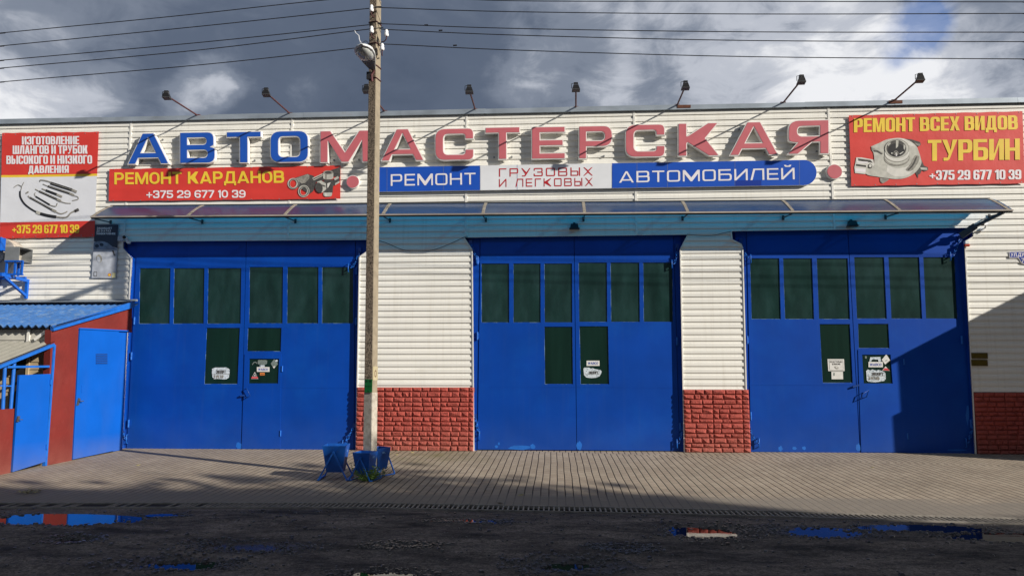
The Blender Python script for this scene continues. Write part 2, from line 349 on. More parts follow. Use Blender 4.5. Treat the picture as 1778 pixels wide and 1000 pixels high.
def road_mat():
    m = bpy.data.materials.new('muddy_asphalt'); m.use_nodes = True; nt = m.node_tree; N = nt.nodes.new; L = nt.links.new
    p = nt.nodes['Principled BSDF']; p.inputs['Specular IOR Level'].default_value = .3
    geo = N('ShaderNodeNewGeometry')
    mp = N('ShaderNodeMapping'); mp.inputs['Scale'].default_value = (.55, 1.3, 1); mp.inputs['Rotation'].default_value = (0, 0, .25); L(geo.outputs['Position'], mp.inputs['Vector'])
    n1 = N('ShaderNodeTexNoise'); n1.inputs['Scale'].default_value = 2.2; n1.inputs['Detail'].default_value = 9; n1.inputs['Roughness'].default_value = .68; L(mp.outputs[0], n1.inputs['Vector'])
    r = N('ShaderNodeValToRGB'); r.color_ramp.elements[0].position = .36; r.color_ramp.elements[0].color = (.022, .020, .020, 1)
    r.color_ramp.elements[1].position = .66; r.color_ramp.elements[1].color = (.17, .142, .12, 1); L(n1.outputs['Fac'], r.inputs[0])
    n2 = N('ShaderNodeTexNoise'); n2.inputs['Scale'].default_value = 70; n2.inputs['Detail'].default_value = 4; L(geo.outputs['Position'], n2.inputs['Vector'])
    mr = N('ShaderNodeMapRange'); mr.inputs[1].default_value = .3; mr.inputs[2].default_value = .7; mr.inputs[3].default_value = .5; mr.inputs[4].default_value = 1.5; L(n2.outputs['Fac'], mr.inputs[0])
    mul = N('ShaderNodeVectorMath'); mul.operation = 'SCALE'; L(r.outputs[0], mul.inputs[0]); L(mr.outputs[0], mul.inputs['Scale'])
    # damp: darker and glossier near standing water level
    wet = N('ShaderNodeAttribute'); wet.attribute_name = 'wet'
    vo = N('ShaderNodeTexVoronoi'); vo.inputs['Scale'].default_value = 38; L(geo.outputs['Position'], vo.inputs['Vector'])
    vs = N('ShaderNodeSeparateColor'); L(vo.outputs['Color'], vs.inputs[0])
    vm = N('ShaderNodeMapRange'); vm.inputs[3].default_value = .62; vm.inputs[4].default_value = 1.45; L(vs.outputs[0], vm.inputs[0])
    mu2 = N('ShaderNodeVectorMath'); mu2.operation = 'SCALE'; L(mul.outputs[0], mu2.inputs[0]); L(vm.outputs[0], mu2.inputs['Scale']); mul = mu2
    mw = N('ShaderNodeMixRGB'); L(wet.outputs['Fac'], mw.inputs[0]); L(mul.outputs[0], mw.inputs[1]); mw.inputs[2].default_value = (.020, .019, .019, 1)
    L(mw.outputs[0], p.inputs['Base Color'])
    rr = N('ShaderNodeMapRange'); rr.inputs[3].default_value = .9; rr.inputs[4].default_value = .24; L(wet.outputs['Fac'], rr.inputs[0]); L(rr.outputs[0], p.inputs['Roughness'])
    b = N('ShaderNodeBump'); b.inputs['Strength'].default_value = .7; b.inputs['Distance'].default_value = .012; L(n2.outputs['Fac'], b.inputs['Height']); L(b.outputs[0], p.inputs['Normal'])
    return m
ROAD = road_mat()

def water_mat():
    m = bpy.data.materials.new('puddle_water'); m.use_nodes = True; nt = m.node_tree
    p = nt.nodes['Principled BSDF']; p.inputs['Base Color'].default_value = (.012, .011, .010, 1); p.inputs['Roughness'].default_value = .02
    p.inputs['IOR'].default_value = 1.33; p.inputs['Specular IOR Level'].default_value = .5
    n = nt.nodes.new('ShaderNodeTexNoise'); n.inputs['Scale'].default_value = 5
    b = nt.nodes.new('ShaderNodeBump'); b.inputs['Strength'].default_value = .015; b.inputs['Distance'].default_value = .02
    nt.links.new(n.outputs['Fac'], b.inputs['Height']); nt.links.new(b.outputs[0], p.inputs['Normal'])
    return m
WATER = water_mat()

def poly_mat():
    """tinted polycarbonate sheet: lets blue-green light through, mirrors the sky"""
    m = bpy.data.materials.new('blue_polycarbonate'); m.use_nodes = True; nt = m.node_tree; nt.nodes.clear(); N = nt.nodes.new; L = nt.links.new
    out = N('ShaderNodeOutputMaterial'); tr = N('ShaderNodeBsdfTransparent'); tr.inputs[0].default_value = (.008, .22, .40, 1)
    di = N('ShaderNodeBsdfDiffuse'); di.inputs[0].default_value = (.014, .050, .14, 1)
    tl = N('ShaderNodeBsdfTranslucent'); tl.inputs[0].default_value = (.002, .31, .72, 1)
    m0 = N('ShaderNodeMixShader'); m0.inputs[0].default_value = .72; L(tr.outputs[0], m0.inputs[1]); L(tl.outputs[0], m0.inputs[2])
    mx = N('ShaderNodeMixShader'); mx.inputs[0].default_value = .28; L(m0.outputs[0], mx.inputs[1]); L(di.outputs[0], mx.inputs[2])
    gl = N('ShaderNodeBsdfGlossy'); gl.inputs['Roughness'].default_value = .3
    fr = N('ShaderNodeFresnel'); fr.inputs[0].default_value = 1.3; lw = N('ShaderNodeMath'); lw.operation = 'MULTIPLY'; lw.inputs[1].default_value = .28; L(fr.outputs[0], lw.inputs[0])
    nz = N('ShaderNodeTexNoise'); nz.inputs['Scale'].default_value = 1.4; nz.inputs['Detail'].default_value = 3
    b = N('ShaderNodeBump'); b.inputs['Strength'].default_value = .25; b.inputs['Distance'].default_value = .05; L(nz.outputs['Fac'], b.inputs['Height']); L(b.outputs[0], gl.inputs['Normal'])
    m2 = N('ShaderNodeMixShader'); L(lw.outputs[0], m2.inputs[0]); L(mx.outputs[0], m2.inputs[1]); L(gl.outputs[0], m2.inputs[2])
    L(m2.outputs[0], out.inputs[0]); return m
POLYCARB = poly_mat()

weather(BLUE_SHED, (.16, .15, .14), -.1, .35, .25, .05); weather(PLINTH, (.26, .17, .12), -.05, .5, .22, .05); weather(SHED_RED, (.22, .12, .09), -.1, .4, .25, .12)

# ------------------------------------------------------------------ lettering: outlines drawn from parameters
RND = [1.25]
def rp(pts, seg=5):
    """round the corners of a closed outline; a point is (x, y) or (x, y, r)"""
    out = []; n = len(pts)
    for i, p in enumerate(pts):
        r = p[2] if len(p) > 2 else 0; c = Vector((p[0], p[1]))
        if r <= 1e-4: out.append((c.x, c.y)); continue
        a = Vector(pts[i - 1][:2]); b = Vector(pts[(i + 1) % n][:2])
        da, db = a - c, b - c; r = min(r, da.length * .499, db.length * .499)
        if r < 1e-4: out.append((c.x, c.y)); continue
        p0, p1 = c + da.normalized() * r, c + db.normalized() * r
        for k in range(seg + 1):
            t = k / seg; w = RND[0]; a0, a1, a2 = (1 - t) ** 2, 2 * t * (1 - t) * w * .75, t * t
            q = (p0 * a0 + c * a1 + p1 * a2) / (a0 + a1 + a2); out.append((q.x, q.y))
    return out
def rr(x0, y0, x1, y1, r): return rp([(x0, y0, r), (x1, y0, r), (x1, y1, r), (x0, y1, r)])
def mir(loops, w): return [[(w - x, y) for x, y in l][::-1] for l in loops]
def flipv(loops): return [[(x, 1 - y) for x, y in l][::-1] for l in loops]

def glyph(ch, S):
    """-> advance width, list of shapes; each shape = [outer, hole, ...] with height 1"""
    w, s, t, Ro = S['w'], S['s'], S['t'], S['R']; ri = max(Ro - min(s, t) * .85, .02 if Ro > .02 else 0); q = .5
    ri = min(ri, (w - 2 * s) / 2.05)
    O = lambda x0=0, x1=w: [rr(x0, 0, x1, 1, Ro), rr(x0 + s, t, x1 - s, 1 - t, ri)]
    if ch in 'О0O': return w, [O()]
    if ch in 'СC':
        a, b = .35, .65
        return w, [[rp([(w, b), (w, 1, Ro), (0, 1, Ro), (0, 0, Ro), (w, 0, Ro), (w, a), (w - s, a), (w - s, t, ri), (s, t, ri), (s, 1 - t, ri), (w - s, 1 - t, ri), (w - s, b)])]]
    if ch == 'Э':
        a, b = .32, .68
        l = [rp([(0, b), (0, 1, Ro), (w, 1, Ro), (w, 0, Ro), (0, 0, Ro), (0, a), (s, a), (s, t, ri), (w - s, t, ri), (w - s, q - t / 2), (w * .35, q - t / 2), (w * .35, q + t / 2), (w - s, q + t / 2), (w - s, 1 - t, ri), (s, 1 - t, ri), (s, b)])]
        return w, [l]
    if ch == 'Е': v = w * .86; return v, [[[(0, 0), (v, 0), (v, t), (s, t), (s, q - t / 2), (v * .94, q - t / 2), (v * .94, q + t / 2), (s, q + t / 2), (s, 1 - t), (v, 1 - t), (v, 1), (0, 1)]]]
    if ch == 'Г': v = w * .82; return v, [[[(0, 0), (s, 0), (s, 1 - t), (v, 1 - t), (v, 1), (0, 1)]]]
    if ch == 'Т': v = w * .92; return v, [[[(v / 2 - s / 2, 0), (v / 2 + s / 2, 0), (v / 2 + s / 2, 1 - t), (v, 1 - t), (v, 1), (0, 1), (0, 1 - t), (v / 2 - s / 2, 1 - t)]]]
    if ch == 'П': return w, [[[(0, 0), (s, 0), (s, 1 - t), (w - s, 1 - t), (w - s, 0), (w, 0), (w, 1), (0, 1)]]]
    if ch == 'Н': return w, [[[(0, 0), (s, 0), (s, q - t / 2), (w - s, q - t / 2), (w - s, 0), (w, 0), (w, 1), (w - s, 1), (w - s, q + t / 2), (s, q + t / 2), (s, 1), (0, 1)]]]
    if ch in 'ШЩ':
        v = w * 1.42; m = v / 2; d = v + (.12 if ch == 'Щ' else 0)
        tail = [(d, t), (d, -.16), (d - s * .7, -.16), (d - s * .7, 0)] if ch == 'Щ' else [(v, 0)]
        pts = [(0, 0)] + ([(tail[3])] + [tail[2], tail[1], tail[0], (v, t)] if ch == 'Щ' else [(v, 0)]) + [(v, 1), (v - s, 1), (v - s, t), (m + s / 2, t), (m + s / 2, 1), (m - s / 2, 1), (m - s / 2, t), (s, t), (s, 1), (0, 1)]
        return d, [[pts]]
    if ch == 'Р':
        v = w * .95; mm = .36
        return v, [[rp([(0, 0), (s, 0), (s, mm), (v, mm, Ro), (v, 1, Ro), (0, 1)]), rp([(s, mm + t), (v - s, mm + t, ri), (v - s, 1 - t, ri), (s, 1 - t)])]]
    if ch == 'Я':
        v = w; mm = .34
        l = [rp([(0, 0), (s, 0), (s, mm), (v * .40, mm), (v - s * 1.18, 0), (v, 0), (v - v * .24, mm * .98), (v * .97, mm + .02, Ro), (v * .97, 1, Ro), (0, 1)]), rp([(s, mm + t), (v * .97 - s, mm + t, ri), (v * .97 - s, 1 - t, ri), (s, 1 - t)])]
        return v, [mir(l, v)]
    if ch in 'ВB':
        v = w; n = w * .1
        return v, [[rp([(0, 0), (v, 0, Ro), (v, .49, Ro * .6), (v - n, .52), (v * .97, .56, Ro * .6), (v * .97, 1, Ro), (0, 1)]),
                    rp([(s, t), (v - s, t, ri), (v - s, .5 - t / 2 + .01, ri), (s, .5 - t / 2 + .01)]), rp([(s, .5 + t / 2 + .01), (v * .97 - s, .5 + t / 2 + .01, ri), (v * .97 - s, 1 - t, ri), (s, 1 - t)])]]
    if ch == 'Б':
        return w, [[rp([(0, 0), (w, 0, Ro), (w, .62, Ro), (s, .62), (s, 1 - t), (w * .93, 1 - t), (w * .93, 1), (0, 1)]), rp([(s, t), (w - s, t, ri), (w - s, .62 - t, ri), (s, .62 - t)])]]
    if ch == 'Ь':
        return w, [[rp([(0, 0), (w, 0, Ro), (w, .62, Ro), (s, .62), (s, 1), (0, 1)]), rp([(s, t), (w - s, t, ri), (w - s, .62 - t, ri), (s, .62 - t)])]]
    if ch == 'Ы':
        a = w * .86; g = s * .55
        return a + g + s, [glyph('Ь', dict(S, w=a))[1][0], [[(a + g, 0), (a + g + s, 0), (a + g + s, 1), (a + g, 1)]]]
    if ch == 'Д':
        v = w * 1.16; e = v * .09; u = v * .26; d = .17
        return v, [[[(0, -d), (s * .8, -d), (s * .8, 0), (v - s * .8, 0), (v - s * .8, -d), (v, -d), (v, t), (v - e, t), (v - e, 1), (u, 1), (e + .02, t), (0, t)],
                    [(e + .02 + s * 1.02, t), (v - e - s, t), (v - e - s, 1 - t), (u + s * .75, 1 - t)]]]
    if ch == 'Л':
        v = w * 1.04; u = v * .22
        return v, [[[(0, 0), (s * 1.05, 0), (u + s * .9, 1 - t), (v - s, 1 - t), (v - s, 0), (v, 0), (v, 1), (u, 1)]]]
    if ch in 'АA':
        v = w * S.get('wa', 1.16); top = max(S.get('atop', 1.15) * s, .12); u = (v - top) / 2; k = s * 1.06; h1 = S.get('ah', .17); h2 = h1 + t * .95
        ya = (v / 2 - k) / u
        hole = [(k + u * h2, h2), (v - k - u * h2, h2), (v / 2, ya)] if ya < .93 else [(k + u * h2, h2), (v - k - u * h2, h2), (v - k - u * .88, .88), (k + u * .88, .88)]
        return v, [[[(0, 0), (k, 0), (k + u * h1, h1), (v - k - u * h1, h1), (v - k, 0), (v, 0), (v - u, 1), (u, 1)], hole]]
    if ch in 'ИЙ':
        g = min(.42, s * 1.15 + .06)
        r = [[[(0, 0), (s, 0), (w - s, 1 - g), (w - s, 0), (w, 0), (w, 1), (w - s, 1), (s, g), (s, 1), (0, 1)]]]
        if ch == 'Й': r.append([rp([(w * .22, 1.27), (w * .30, 1.10, .08), (w * .70, 1.10, .08), (w * .78, 1.27), (w * .62, 1.27), (w * .58, 1.2), (w * .42, 1.2), (w * .38, 1.27)])])
        return w, r
    if ch == 'К':
        v = w * 1.04; b = s * 1.2; j = s + (v - s) * .36
        return v, [[[(0, 0), (s, 0), (s, .38), (s + .02, .40), (v - b, 0), (v, 0), (j + b * .62, .53), (v * .98, 1), (v * .98 - b, 1), (s + .02, .62), (s, .62), (s, 1), (0, 1)]]]
    if ch == 'М':
        v = w * 1.28; a = s * 1.2
        return v, [[[(0, 0), (s * .92, 0), (s * .92, .66), (v / 2 - s * .42, 0), (v / 2 + s * .42, 0), (v - s * .92, .66), (v - s * .92, 0), (v, 0), (v, 1), (v - a, 1), (v / 2, .34), (a, 1), (0, 1)]]]
    if ch == 'W':
        v = w * 1.5; a = s * .98
        return v, [[[(0, 1), (v * .18, 0), (v * .18 + a, 0), (v / 2, .62), (v * .82 - a, 0), (v * .82, 0), (v, 1), (v - a, 1), (v * .80 - a * .4, .34), (v / 2 + a * .45, 1), (v / 2 - a * .45, 1), (v * .20 + a * .4, .34), (a, 1)]]]
    if ch == 'У':
        v = w * 1.02
        return v, [[rp([(v * .08, 0), (v * .44, 0, .14), (v, 1), (v - s, 1), (v * .56, .50), (s, 1), (0, 1), (v * .42, .30), (v * .35, t * .95), (v * .08, t * .95)])]]
    if ch in 'Хх':
        v = w * 1.04; c = s * .58
        return v, [[[(0, 0), (s, 0), (v / 2, .36), (v - s, 0), (v, 0), (v / 2 + c, .51), (v * .98, 1), (v * .98 - s, 1), (v / 2, .65), (s + .02 * v, 1), (.02 * v, 1), (v / 2 - c, .51)]]]
    if ch in 'З3':
        n = w * .09
        return w, [[rp([(0, 0, Ro), (w, 0, Ro), (w, .48, Ro * .5), (w - n, .52), (w * .98, .56, Ro * .5), (w * .98, 1, Ro), (.01, 1, Ro), (.01, .68), (s, .68), (s, 1 - t, ri), (w * .98 - s, 1 - t, ri), (w * .98 - s, .5 + t / 2, ri), (w * .4, .5 + t / 2), (w * .4, .5 - t / 2), (w - s, .5 - t / 2, ri), (w - s, t, ri), (s, t, ri), (s, .32), (0, .32)])]]
    if ch == 'Ф':
        v = w * 1.3; o = [rp([(v / 2 - s / 2, -.06), (v / 2 + s / 2, -.06), (v / 2 + s / 2, .12), (v, .12, Ro), (v, .88, Ro), (v / 2 + s / 2, .88), (v / 2 + s / 2, 1.06), (v / 2 - s / 2, 1.06), (v / 2 - s / 2, .88), (0, .88, Ro), (0, .12, Ro), (v / 2 - s / 2, .12)]),
                          rp([(s * .8, .12 + t, ri), (v / 2 - s / 2, .12 + t), (v / 2 - s / 2, .88 - t), (s * .8, .88 - t, ri)]), rp([(v / 2 + s / 2, .12 + t), (v - s * .8, .12 + t, ri), (v - s * .8, .88 - t, ri), (v / 2 + s / 2, .88 - t)])]
        return v, [o]
    if ch == '1': v = s * 1.75; return v, [[[(v - s, 0), (v, 0), (v, 1), (v - s * .85, 1), (0, .86), (0, .70), (v - s, .76)]]]
    if ch == '2':
        return w, [[rp([(0, 0), (w, 0), (w, t), (s * 1.25, t), (w, .5, .12), (w, 1, Ro), (0, 1, Ro), (0, .66), (s, .66), (s, 1 - t, ri), (w - s, 1 - t, ri), (w - s, .55, .08), (0, t * 1.1)])]]
    if ch == '5':
        return w, [[rp([(0, 0, Ro), (w, 0, Ro), (w, .64, Ro), (s, .64), (s, 1 - t), (w * .94, 1 - t), (w * .94, 1), (0, 1), (0, .64 - t * .95), (w - s, .64 - t * .95, ri), (w - s, t, ri), (s, t, ri), (s, .3), (0, .3)])]]
    if ch == '6':
        return w, [[rp([(0, 0, Ro), (w, 0, Ro), (w, .60, Ro), (s, .60), (s, 1 - t, ri), (w - s, 1 - t, ri), (w - s, .72), (w, .72), (w, 1, Ro), (0, 1, Ro)]), rr(s, t, w - s, .60 - t * .8, ri)]]
    if ch == '9':
        l = glyph('6', S)[1][0]; return w, [[[(w - x, 1 - y) for x, y in k] for k in l]]
    if ch == '7': return w * .92, [[[(w * .12, 0), (w * .12 + s * 1.12, 0), (w * .92, 1 - t), (w * .92, 1), (0, 1), (0, 1 - t), (w * .92 - s * 1.15, 1 - t)]]]
    if ch == '+':
        v = max(w * .95, .42); c, a = v / 2, t * .42; m = .42
        return v, [[[(c - a, m - c), (c + a, m - c), (c + a, m - a), (v, m - a), (v, m + a), (c + a, m + a), (c + a, m + c), (c - a, m + c), (c - a, m + a), (0, m + a), (0, m - a), (c - a, m - a)]]]
    if ch == '-': return w * .5, [[[(0, .38), (w * .5, .38), (w * .5, .38 + t), (0, .38 + t)]]]
    if ch == '.': return s, [[[(0, 0), (s, 0), (s, t), (0, t)]]]
    return S.get('space', w * .5), []

IMPACT = dict(w=.50, s=.185, t=.15, R=.19, gap=.04, space=.17, wa=1.12, atop=1.2, rnd=1.05)
FUTURA = dict(w=.76, s=.185, t=.175, R=.38, gap=.09, space=.28, wa=1.16, atop=1.05, rnd=.95)
TECHNO = dict(w=1.0, s=.145, t=.125, R=.22, gap=.20, space=.6, wa=1.12, atop=1.0)
TECHNO_THIN = dict(w=1.15, s=.14, t=.13, R=.16, gap=.40, space=.6, wa=1.1, atop=.9)
EXTENDED = dict(w=1.18, s=.27, t=.195, R=.30, gap=.3, wa=1.22, atop=1.45, ah=.19)

def text(mb, string, quad, S, m, off=0.0):
    """flat lettering filling the parallelogram quad = (bottom-left, bottom-right, top-left)"""
    bl, br, tl = [Vector(p) for p in quad]; x = 0; items = []; RND[0] = S.get('rnd', 1.25)
    for ch in string:
        a, shapes = glyph(ch, S); items.append((x, shapes)); x += a + S['gap']
    RND[0] = 1.25; W = x - S['gap']; ex = (br - bl) / W; ey = tl - bl; o = Vector((0, -off, 0))
    for x0, shapes in items:
        for loops in shapes: mb.flat(loops, lambda a, b, x0=x0: bl + ex * (x0 + a) + ey * b + o, m)
def box_px(x0, x1, y0, y1, Y, dy=0):
    """quad for text from a pixel box: y0 top, y1 bottom; dy = rise of the right end"""
    return at(x0, y1, Y), at(x1, y1 - dy, Y), at(x0, y0, Y)
def area(l): return sum(l[i - 1][0] * l[i][1] - l[i][0] * l[i - 1][1] for i in range(len(l))) / 2
def inset(l, d, hole=False):
    n = len(l); sg = 1 if area(l) > 0 else -1
    if hole: sg = -sg
    out = []
    for i in range(n):
        p, c, q = Vector(l[i - 1]), Vector(l[i]), Vector(l[(i + 1) % n])
        e1, e2 = (c - p), (q - c)
        if e1.length < 1e-7 or e2.length < 1e-7: out.append((c.x, c.y)); continue
        n1 = Vector((-e1.y, e1.x)).normalized() * sg; n2 = Vector((-e2.y, e2.x)).normalized() * sg
        b = n1 + n2
        if b.length < 1e-4: b = n1
        b.normalize(); k = min(1 / max(b.dot(n1), .3), 2.4); out.append((c.x + b.x * d * k, c.y + b.y * d * k))
    return out
def pxpoly(mb, pts, Y, m, off=0): return mb.flat([pts], lambda x, y: at(x, y, Y) - Vector((0, off, 0)), m)
def ell(cx, cy, rx, ry, a=0, n=24, t0=0, t1=360):
    c, s = math.cos(R(a)), math.sin(R(a)); r = []
    k = n if t1 - t0 < 360 else n - 1
    for i in range(n):
        t = R(t0 + (t1 - t0) * i / k) if t1 - t0 < 360 else 2 * math.pi * i / n
        x, y = rx * math.cos(t), ry * math.sin(t); r.append((cx + x * c - y * s, cy + x * s + y * c))
    return r
def strip(pts, w):
    """outline of a ribbon of width w (or widths) along pixel points"""
    ws = w if isinstance(w, (list, tuple)) else [w] * len(pts); a, b = [], []
    for i, p in enumerate(pts):
        d = Vector(pts[min(i + 1, len(pts) - 1)]) - Vector(pts[max(i - 1, 0)]); d.normalize(); n = Vector((-d.y, d.x)) * ws[i] / 2
        a.append((p[0] + n.x, p[1] + n.y)); b.append((p[0] - n.x, p[1] - n.y))
    return a + b[::-1]
def bez(p, n=14):
    """smooth curve through points (Catmull-Rom)"""
    out = []; P = [p[0]] + list(p) + [p[-1]]
    for i in range(1, len(P) - 2):
        for k in range(n):
            t = k / n; q = [0, 0]
            for j in range(2):
                a, b, c, d = P[i - 1][j], P[i][j], P[i + 1][j], P[i + 2][j]
                q[j] = .5 * (2 * b + (c - a) * t + (2 * a - 5 * b + 4 * c - d) * t * t + (3 * b - a - 3 * c + d) * t ** 3)
            out.append(tuple(q))
    return out + [tuple(p[-1])]

# ------------------------------------------------------------------ ground
def noise2(X, Y, sc, seed=0):
    """smooth value noise on arrays"""
    rng = np.random.RandomState(seed); T = rng.rand(256, 256)
    x, y = X / sc, Y / sc; xi, yi = np.floor(x).astype(int), np.floor(y).astype(int); fx, fy = x - xi, y - yi
    fx, fy = fx * fx * (3 - 2 * fx), fy * fy * (3 - 2 * fy)
    g = lambda a, b: T[a % 256, b % 256]
    return (g(xi, yi) * (1 - fx) + g(xi + 1, yi) * fx) * (1 - fy) + (g(xi, yi + 1) * (1 - fx) + g(xi + 1, yi + 1) * fx) * fy - .5

DRAIN = [(-16, -5.55), (-7.07, -5.035), (-2.4, -4.81), (1.62, -4.98), (5.3, -5.31), (9, -5.66), (16, -6.4)]   # back edge of the drain
def drain_y(x):
    for (x0, y0), (x1, y1) in zip(DRAIN, DRAIN[1:]):
        if x0 <= x <= x1: return y0 + (y1 - y0) * (x - x0) / (x1 - x0)
    return DRAIN[0][1] if x < 0 else DRAIN[-1][1]
DRAIN_W = .35

def ground_sheets():
    g = MB(); g.quad((-900, -900, -.34), (900, -900, -.34), (900, 900, -.34), (-900, 900, -.34), RENDER_EARTH); tag(g.build('ground'), kind='structure')
    p = MB(); n = 60
    xs = [-16 + 32 * i / n for i in range(n + 1)]
    for a, b in zip(xs, xs[1:]):
        ya, yb = drain_y(a), drain_y(b)
        p.quad((a, ya, SLOPE * ya), (b, yb, SLOPE * yb), (b, .3, .0114), (a, .3, .0114), PAVING)
    tag(p.build('pavement'), kind='structure')

    # road: a modelled surface with ruts, crumbs and hollows in which the puddles stand
    nx, ny = 470, 260; x0, x1, yf = -10.5, 10.5, -13.6
    u = np.linspace(0, 1, nx); v = np.linspace(0, 1, ny) ** 1.15
    X = np.repeat((x0 + (x1 - x0) * u)[None, :], ny, 0)
    top = np.array([drain_y(x) - DRAIN_W for x in X[0]])
    Y = top[None, :] * (1 - v[:, None]) + yf * v[:, None]
    WL = -.1535
    Z = -.190 + .058 * np.clip((top[None, :] - Y) / 1.0, 0, 1) + .020 * noise2(X, Y, .9, 1) + .011 * noise2(X + .3 * Y, Y, .33, 2) + .011 * noise2(X, Y, .13, 3) + .008 * noise2(X, Y, .065, 5)
    rut = np.sin((X * .5 + Y * 1.0 + .6 * noise2(X, Y, 2.2, 7)) * 3.1); Z += .006 * rut
    WET = np.zeros_like(Z)
    for px, py, rx, ry, dep in PUDDLES:
        c = road_pt(px, py, -.15)
        w = .8 * noise2(X, Y, .5, int(px)) + .7 * noise2(X, Y, .17, int(px) + 9)
        d2 = ((X - c.x) / rx) ** 2 + ((Y - c.y) / ry) ** 2
        Z -= dep * np.exp(-d2 * (1 + .9 * w) * 1.0)
        WET = np.maximum(WET, np.clip(1.6 * np.exp(-d2 * (1 + .8 * w) * .42) - .35 + .5 * noise2(X, Y, .09, 21), 0, 1))
    k = np.clip((v[:, None]) / .045, 0, 1); Z = Z * k + (SLOPE * (top[None, :] + DRAIN_W) - .012) * (1 - k)
    co = np.stack([X, Y, Z], -1).reshape(-1, 3)
    i = (np.arange(ny - 1)[:, None] * nx + np.arange(nx - 1)[None, :]).ravel()
    F = np.stack([i, i + nx, i + nx + 1, i + 1], -1)
    me = bpy.data.meshes.new('road'); me.vertices.add(len(co)); me.vertices.foreach_set('co', co.ravel().astype(np.float32))
    me.loops.add(F.size); me.loops.foreach_set('vertex_index', F.ravel().astype(np.int32)); me.polygons.add(len(F))
    me.polygons.foreach_set('loop_start', (np.arange(len(F)) * 4).astype(np.int32)); me.polygons.foreach_set('loop_total', np.full(len(F), 4, np.int32))
    me.materials.append(ROAD); me.update(calc_edges=True); me.validate()
    me.polygons.foreach_set('use_smooth', np.ones(len(F), bool))
    at_ = me.attributes.new('wet', 'FLOAT', 'POINT'); at_.data.foreach_set('value', WET.ravel().astype(np.float32))
    o = bpy.data.objects.new('road', me); COL.objects.link(o); tag(o, kind='structure')
    r = MB()
    for a, b in zip(xs, xs[1:]):
        if b <= x0 or a >= x1:
            ya, yb = drain_y(a) - DRAIN_W, drain_y(b) - DRAIN_W
            r.quad((a, -40, -.197), (b, -40, -.197), (b, yb, -.197), (a, ya, -.197), ROAD)
    r.quad((x0 - .2, -40, -.2), (x1 + .2, -40, -.2), (x1 + .2, yf + .01, -.2), (x0 - .2, yf + .01, -.2), ROAD)
    tag(r.build('far_road'), kind='structure')
    # standing water: level sheets, the road pokes through them
    for px, py, rx, ry, dep in PUDDLES:
        c = road_pt(px, py, -.15); w = MB(); n = 40
        w.add([(c.x + 1.55 * rx * math.cos(2 * math.pi * k / n), c.y + 1.55 * ry * math.sin(2 * math.pi * k / n), WL) for k in range(n)], [tuple(range(n))], WATER)
        tag(w.build('puddle'), kind='structure')
    # gravel
    gb = MB()
    for k in range(8000):
        x, y = random.uniform(-8.5, 8.5), -5.4 - 6.5 * random.random() ** 1.3
        if k % 3:
            q = random.choice(PUDDLES); c = road_pt(q[0], q[1], -.15); a = random.random() * 6.28; rr_ = random.gauss(1.2, .35)
            x, y = c.x + q[2] * rr_ * math.cos(a) * 1.1, c.y + q[3] * rr_ * math.sin(a) * 1.2
        if y > drain_y(x) - DRAIN_W - .03 or not (x0 < x < x1 and y > yf): continue
        j = int(np.clip(round((x - x0) / (x1 - x0) * (nx - 1)), 0, nx - 1)); t = top[j]
        vv = ((y - t) / (yf - t)) ** (1 / 1.15); ii = int(np.clip(round(vv * (ny - 1)), 0, ny - 1)); z = Z[ii, j]
        s = random.choice((.008, .010, .012, .014, .017, .022, .028)) * random.uniform(.7, 1.2); a = random.random() * 3
        pts = []
        for dz, f in ((-.5, 1), (.55, .6)):
            for q in range(4):
                b = a + q * 1.57 + random.uniform(-.3, .3); l = s * f * random.uniform(.7, 1.3); pts.append((x + l * math.cos(b), y + l * math.sin(b), z + s * dz))
        gb.hexa(pts[:4], pts[4:], STONE)
    tag(gb.build('gravel'), kind='stuff')

RENDER_EARTH = mat('earth', (.07, .065, .05), .95, .2, 2)
PUDDLES = [(85, 903, .74, .26, .062), (128, 940, .18, .11, .06), (290, 894, .16, .07, .03), (310, 982, .34, .15, .05), (430, 951, .44, .16, .002), (1229, 923, .32, .26, .085), (1420, 925, .42, .20, .055),
           (1600, 917, .42, .14, .034), (1745, 933, .42, .16, .056), (672, 1001, .26, .12, .055), (985, 983, .34, .19, .036), (700, 950, .22, .08, .012), (820, 905, .3, .08, .012), (1080, 955, .2, .1, .012)]
ground_sheets()

